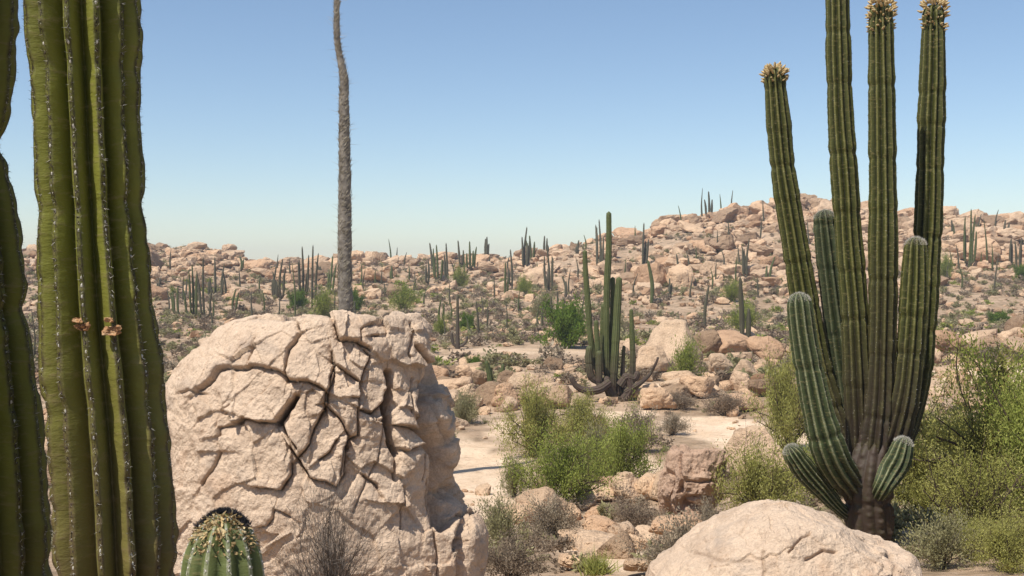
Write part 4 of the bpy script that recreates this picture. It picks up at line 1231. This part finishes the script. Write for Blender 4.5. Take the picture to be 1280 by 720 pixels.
# large palo verde at the right edge (several leaning limbs and an airy crown)
def palo(px, py, D, w, h, seed, label, leafmat, n=18000):
    x = P(px, py, D); x[2] = float(ground(x[0], x[1]))
    s, l = bush(seed, n_stem=36, n_leaf=n, leaf_l=.034, leaf_w=.0062, stem_r=.021, flat=.95, up=.3, wisp=.35, holes=.42)
    e = link('palo_verde_tree', None, loc=x); e.scale = (w, w * .8, h); tag(e, label, 'tree')
    link('branches', mesh_np('branches', s[0], s[1], [M['twig_brown']]), e)
    link('foliage', mesh_np('foliage', l[0], l[1], [leafmat], False, l[2]), e)
palo(1255, 700, 13.5, 1.6, 1.95, 71, 'airy green desert tree with dark bent limbs filling the lower right corner', M['leaf_yellow'], 24000)
palo(1160, 700, 15.0, 1.1, 1.5, 72, 'yellow-green desert tree directly right of the branching cactus base', M['leaf_yellow'], 44000)
palo(1330, 700, 12.0, 1.2, 1.65, 73, 'green desert tree cut by the right edge of the view', M['leaf_green'], 44000)
palo(1215, 700, 11.0, .85, .9, 74, 'low yellowish desert shrub with bare limbs at the bottom right edge', M['leaf_yellow'], 16000)

# dead bush in front of the cracked boulder: only branches
s, l = bush(55, n_stem=95, n_leaf=6000, leaf_l=.13, leaf_w=.0022, stem_r=.0075, flat=1.25, up=.5, wisp=1.0, holes=0)
pb = P(412, 745, 6.4); pb[2] = pb[2]
e = link('dead_bush', None, loc=(pb[0], pb[1], float(ground(pb[0], pb[1]))))
e.scale = (.42, .34, .60)
tag(e, 'leafless grey-brown bush in front of the cracked boulder at the bottom', 'bush')
link('branches', mesh_np('branches', s[0], s[1], [M['twig_brown']]), e)
link('twigs', mesh_np('twigs', l[0], l[1], [M['twig_grey']], False, l[2]), e)

# spiky tuft at the bottom
p = ray_ground(746, 718); a2 = Acc()
nn = 260; aa = rng.uniform(0, 6.283, nn); el = rng.uniform(.5, 1.5, nn)
V, Fc = spikes(rng.normal(size=(nn, 3)) * np.array([.06, .06, 0]), np.stack([np.cos(aa) * np.cos(el), np.sin(aa) * np.cos(el), np.sin(el)], 1), rng.uniform(.12, .3, nn), .006)
a2.add(V, Fc); me = a2.mesh('grass_tuft', [M['leaf_green']], False); o = link('grass_tuft', me, loc=p); tag(o, 'spiky green grass tuft at the bottom edge right of the slab pile', 'plant')

# scrub: uncountable low dry shrubs
SM = []
for sd, lf in ((21, 0), (22, 1), (23, 2), (24, 3)):
    for v in range(3):
        s, l = bush(sd * 5 + v, n_stem=10, n_leaf=190, leaf_l=.28, leaf_w=.07, stem_r=.02, wisp=.4, holes=.0)
        SM.append((lf, l))
scr_mats = [M['leaf_grey'], M['leaf_brown'], M['leaf_olive'], M['leaf_green']]
acc = Acc(); r_ = np.random.default_rng(91)
def add_scrub(x, y, s, kind):
    c = [q for q in SM if q[0] == kind]; l = c[r_.integers(0, len(c))][1]
    V = (l[0] * np.array([s, s, s * .75])) @ rotz(r_.uniform(0, 6.28)).T + np.array([x, y, float(ground(x, y)) - .02])
    acc.add(V, l[1], np.clip(l[2] + r_.normal() * .12, 0, 1), kind)
pick = [0, 2, 1, 1, 1, 2, 2]
D = 46 + 110 * r_.random(4700) ** .9; px = r_.uniform(-120, 1400, 4700)
for d, q in zip(D, px):
    x = (q - 640) / F * d
    _, yy = to_px(np.array([[x, d, float(ground(x, d))]]))
    if any(math.hypot((q - e_[0]) / e_[2], (yy[0] - e_[1]) / e_[3]) < 1.1 for e_ in SAND) or in_road(q, yy[0]): continue
    add_scrub(x, d, float(np.clip(r_.lognormal(-.65, .4), .2, 1.2)), pick[r_.integers(0, 7)] if r_.random() > .07 else 3)
D = 122 + 76 * r_.random(2200); px = r_.uniform(-120, 1400, 2200)
for d, q in zip(D, px): add_scrub((q - 640) / F * d, d, r_.uniform(.3, .9), pick[r_.integers(0, 7)])
D = 11 + 35 * r_.random(950); px = r_.uniform(-120, 1400, 950)
for d, q in zip(D, px):
    x = (q - 640) / F * d
    _, yy = to_px(np.array([[x, d, float(ground(x, d))]]))
    if any(math.hypot((q - e_[0]) / e_[2], (yy[0] - e_[1]) / e_[3]) < 1.1 for e_ in SAND) or in_road(q, yy[0]): continue
    add_scrub(x, d, r_.uniform(.12, .42), pick[r_.integers(0, 7)])
o = link('desert_scrub', acc.mesh('desert_scrub', scr_mats, False)); tag(o, 'dry grey-brown desert scrub covering the plain and slopes', 'scrub', None, 'stuff')

# ------------------------------------------------------------------ haze
import os
hz = bpy.data.materials.new('haze_air'); hz.use_nodes = True; hn = hz.node_tree; hn.nodes.clear()
ho = hn.nodes.new('ShaderNodeOutputMaterial'); hv = hn.nodes.new('ShaderNodeVolumePrincipled')
hv.inputs['Color'].default_value = (.90, .93, 1, 1); hv.inputs['Density'].default_value = .00055; hv.inputs['Anisotropy'].default_value = .2
hn.links.new(hv.outputs[0], ho.inputs['Volume'])
bx0, bx1 = np.array([-905, -905, -12.]), np.array([905, 905, EZ + 16.])
hvx = np.array([[(bx0, bx1)[i & 1][0], (bx0, bx1)[i >> 1 & 1][1], (bx0, bx1)[i >> 2 & 1][2]] for i in range(8)])
hq = np.array([[0, 2, 3, 1], [4, 5, 7, 6], [0, 1, 5, 4], [2, 6, 7, 3], [0, 4, 6, 2], [1, 3, 7, 5]])
o = link('haze', mesh_np('haze', hvx, hq, [hz], False)); tag(o, 'thin pale daytime haze in the desert air', 'haze', None, 'stuff')

# ------------------------------------------------------------------ light, sky, camera
sun_dir = Vector((-.36, -.37, .857)).normalized()
el = math.asin(sun_dir.z); az = math.atan2(sun_dir.x, sun_dir.y)
w = bpy.data.worlds.new('World'); SC.world = w; w.use_nodes = True
nt = w.node_tree; bg = nt.nodes['Background']
sky = nt.nodes.new('ShaderNodeTexSky'); sky.sky_type = 'NISHITA'; sky.sun_disc = False
sky.sun_elevation = el; sky.sun_rotation = az
sky.altitude = 600; sky.air_density = 1.0; sky.dust_density = .45; sky.ozone_density = 2.0
nt.links.new(sky.outputs[0], bg.inputs[0]); bg.inputs[1].default_value = .115
ld = bpy.data.lights.new('sun', 'SUN'); ld.energy = 4.8; ld.angle = math.radians(.53); ld.color = (1, .955, .88)
lo = bpy.data.objects.new('sun', ld); COL.objects.link(lo)
lo.rotation_euler = (-sun_dir).to_track_quat('-Z', 'Y').to_euler(); lo.location = (-20, -20, 60)
cd = bpy.data.cameras.new('camera'); cd.sensor_width = 36; cd.lens = 36 * F / 1280; cd.clip_end = 6000; cd.clip_start = .05
co = bpy.data.objects.new('camera', cd); COL.objects.link(co); co.location = (0, 0, EZ)
co.rotation_euler = (math.pi / 2 - PITCH, 0, 0); SC.camera = co
vs = SC.view_settings; vs.view_transform = 'Standard'; vs.look = 'None'; vs.gamma = 1; vs.exposure = .22; vs.use_curve_mapping = False
SC.cycles.max_bounces = 5; SC.cycles.diffuse_bounces = 3; SC.cycles.transmission_bounces = 3
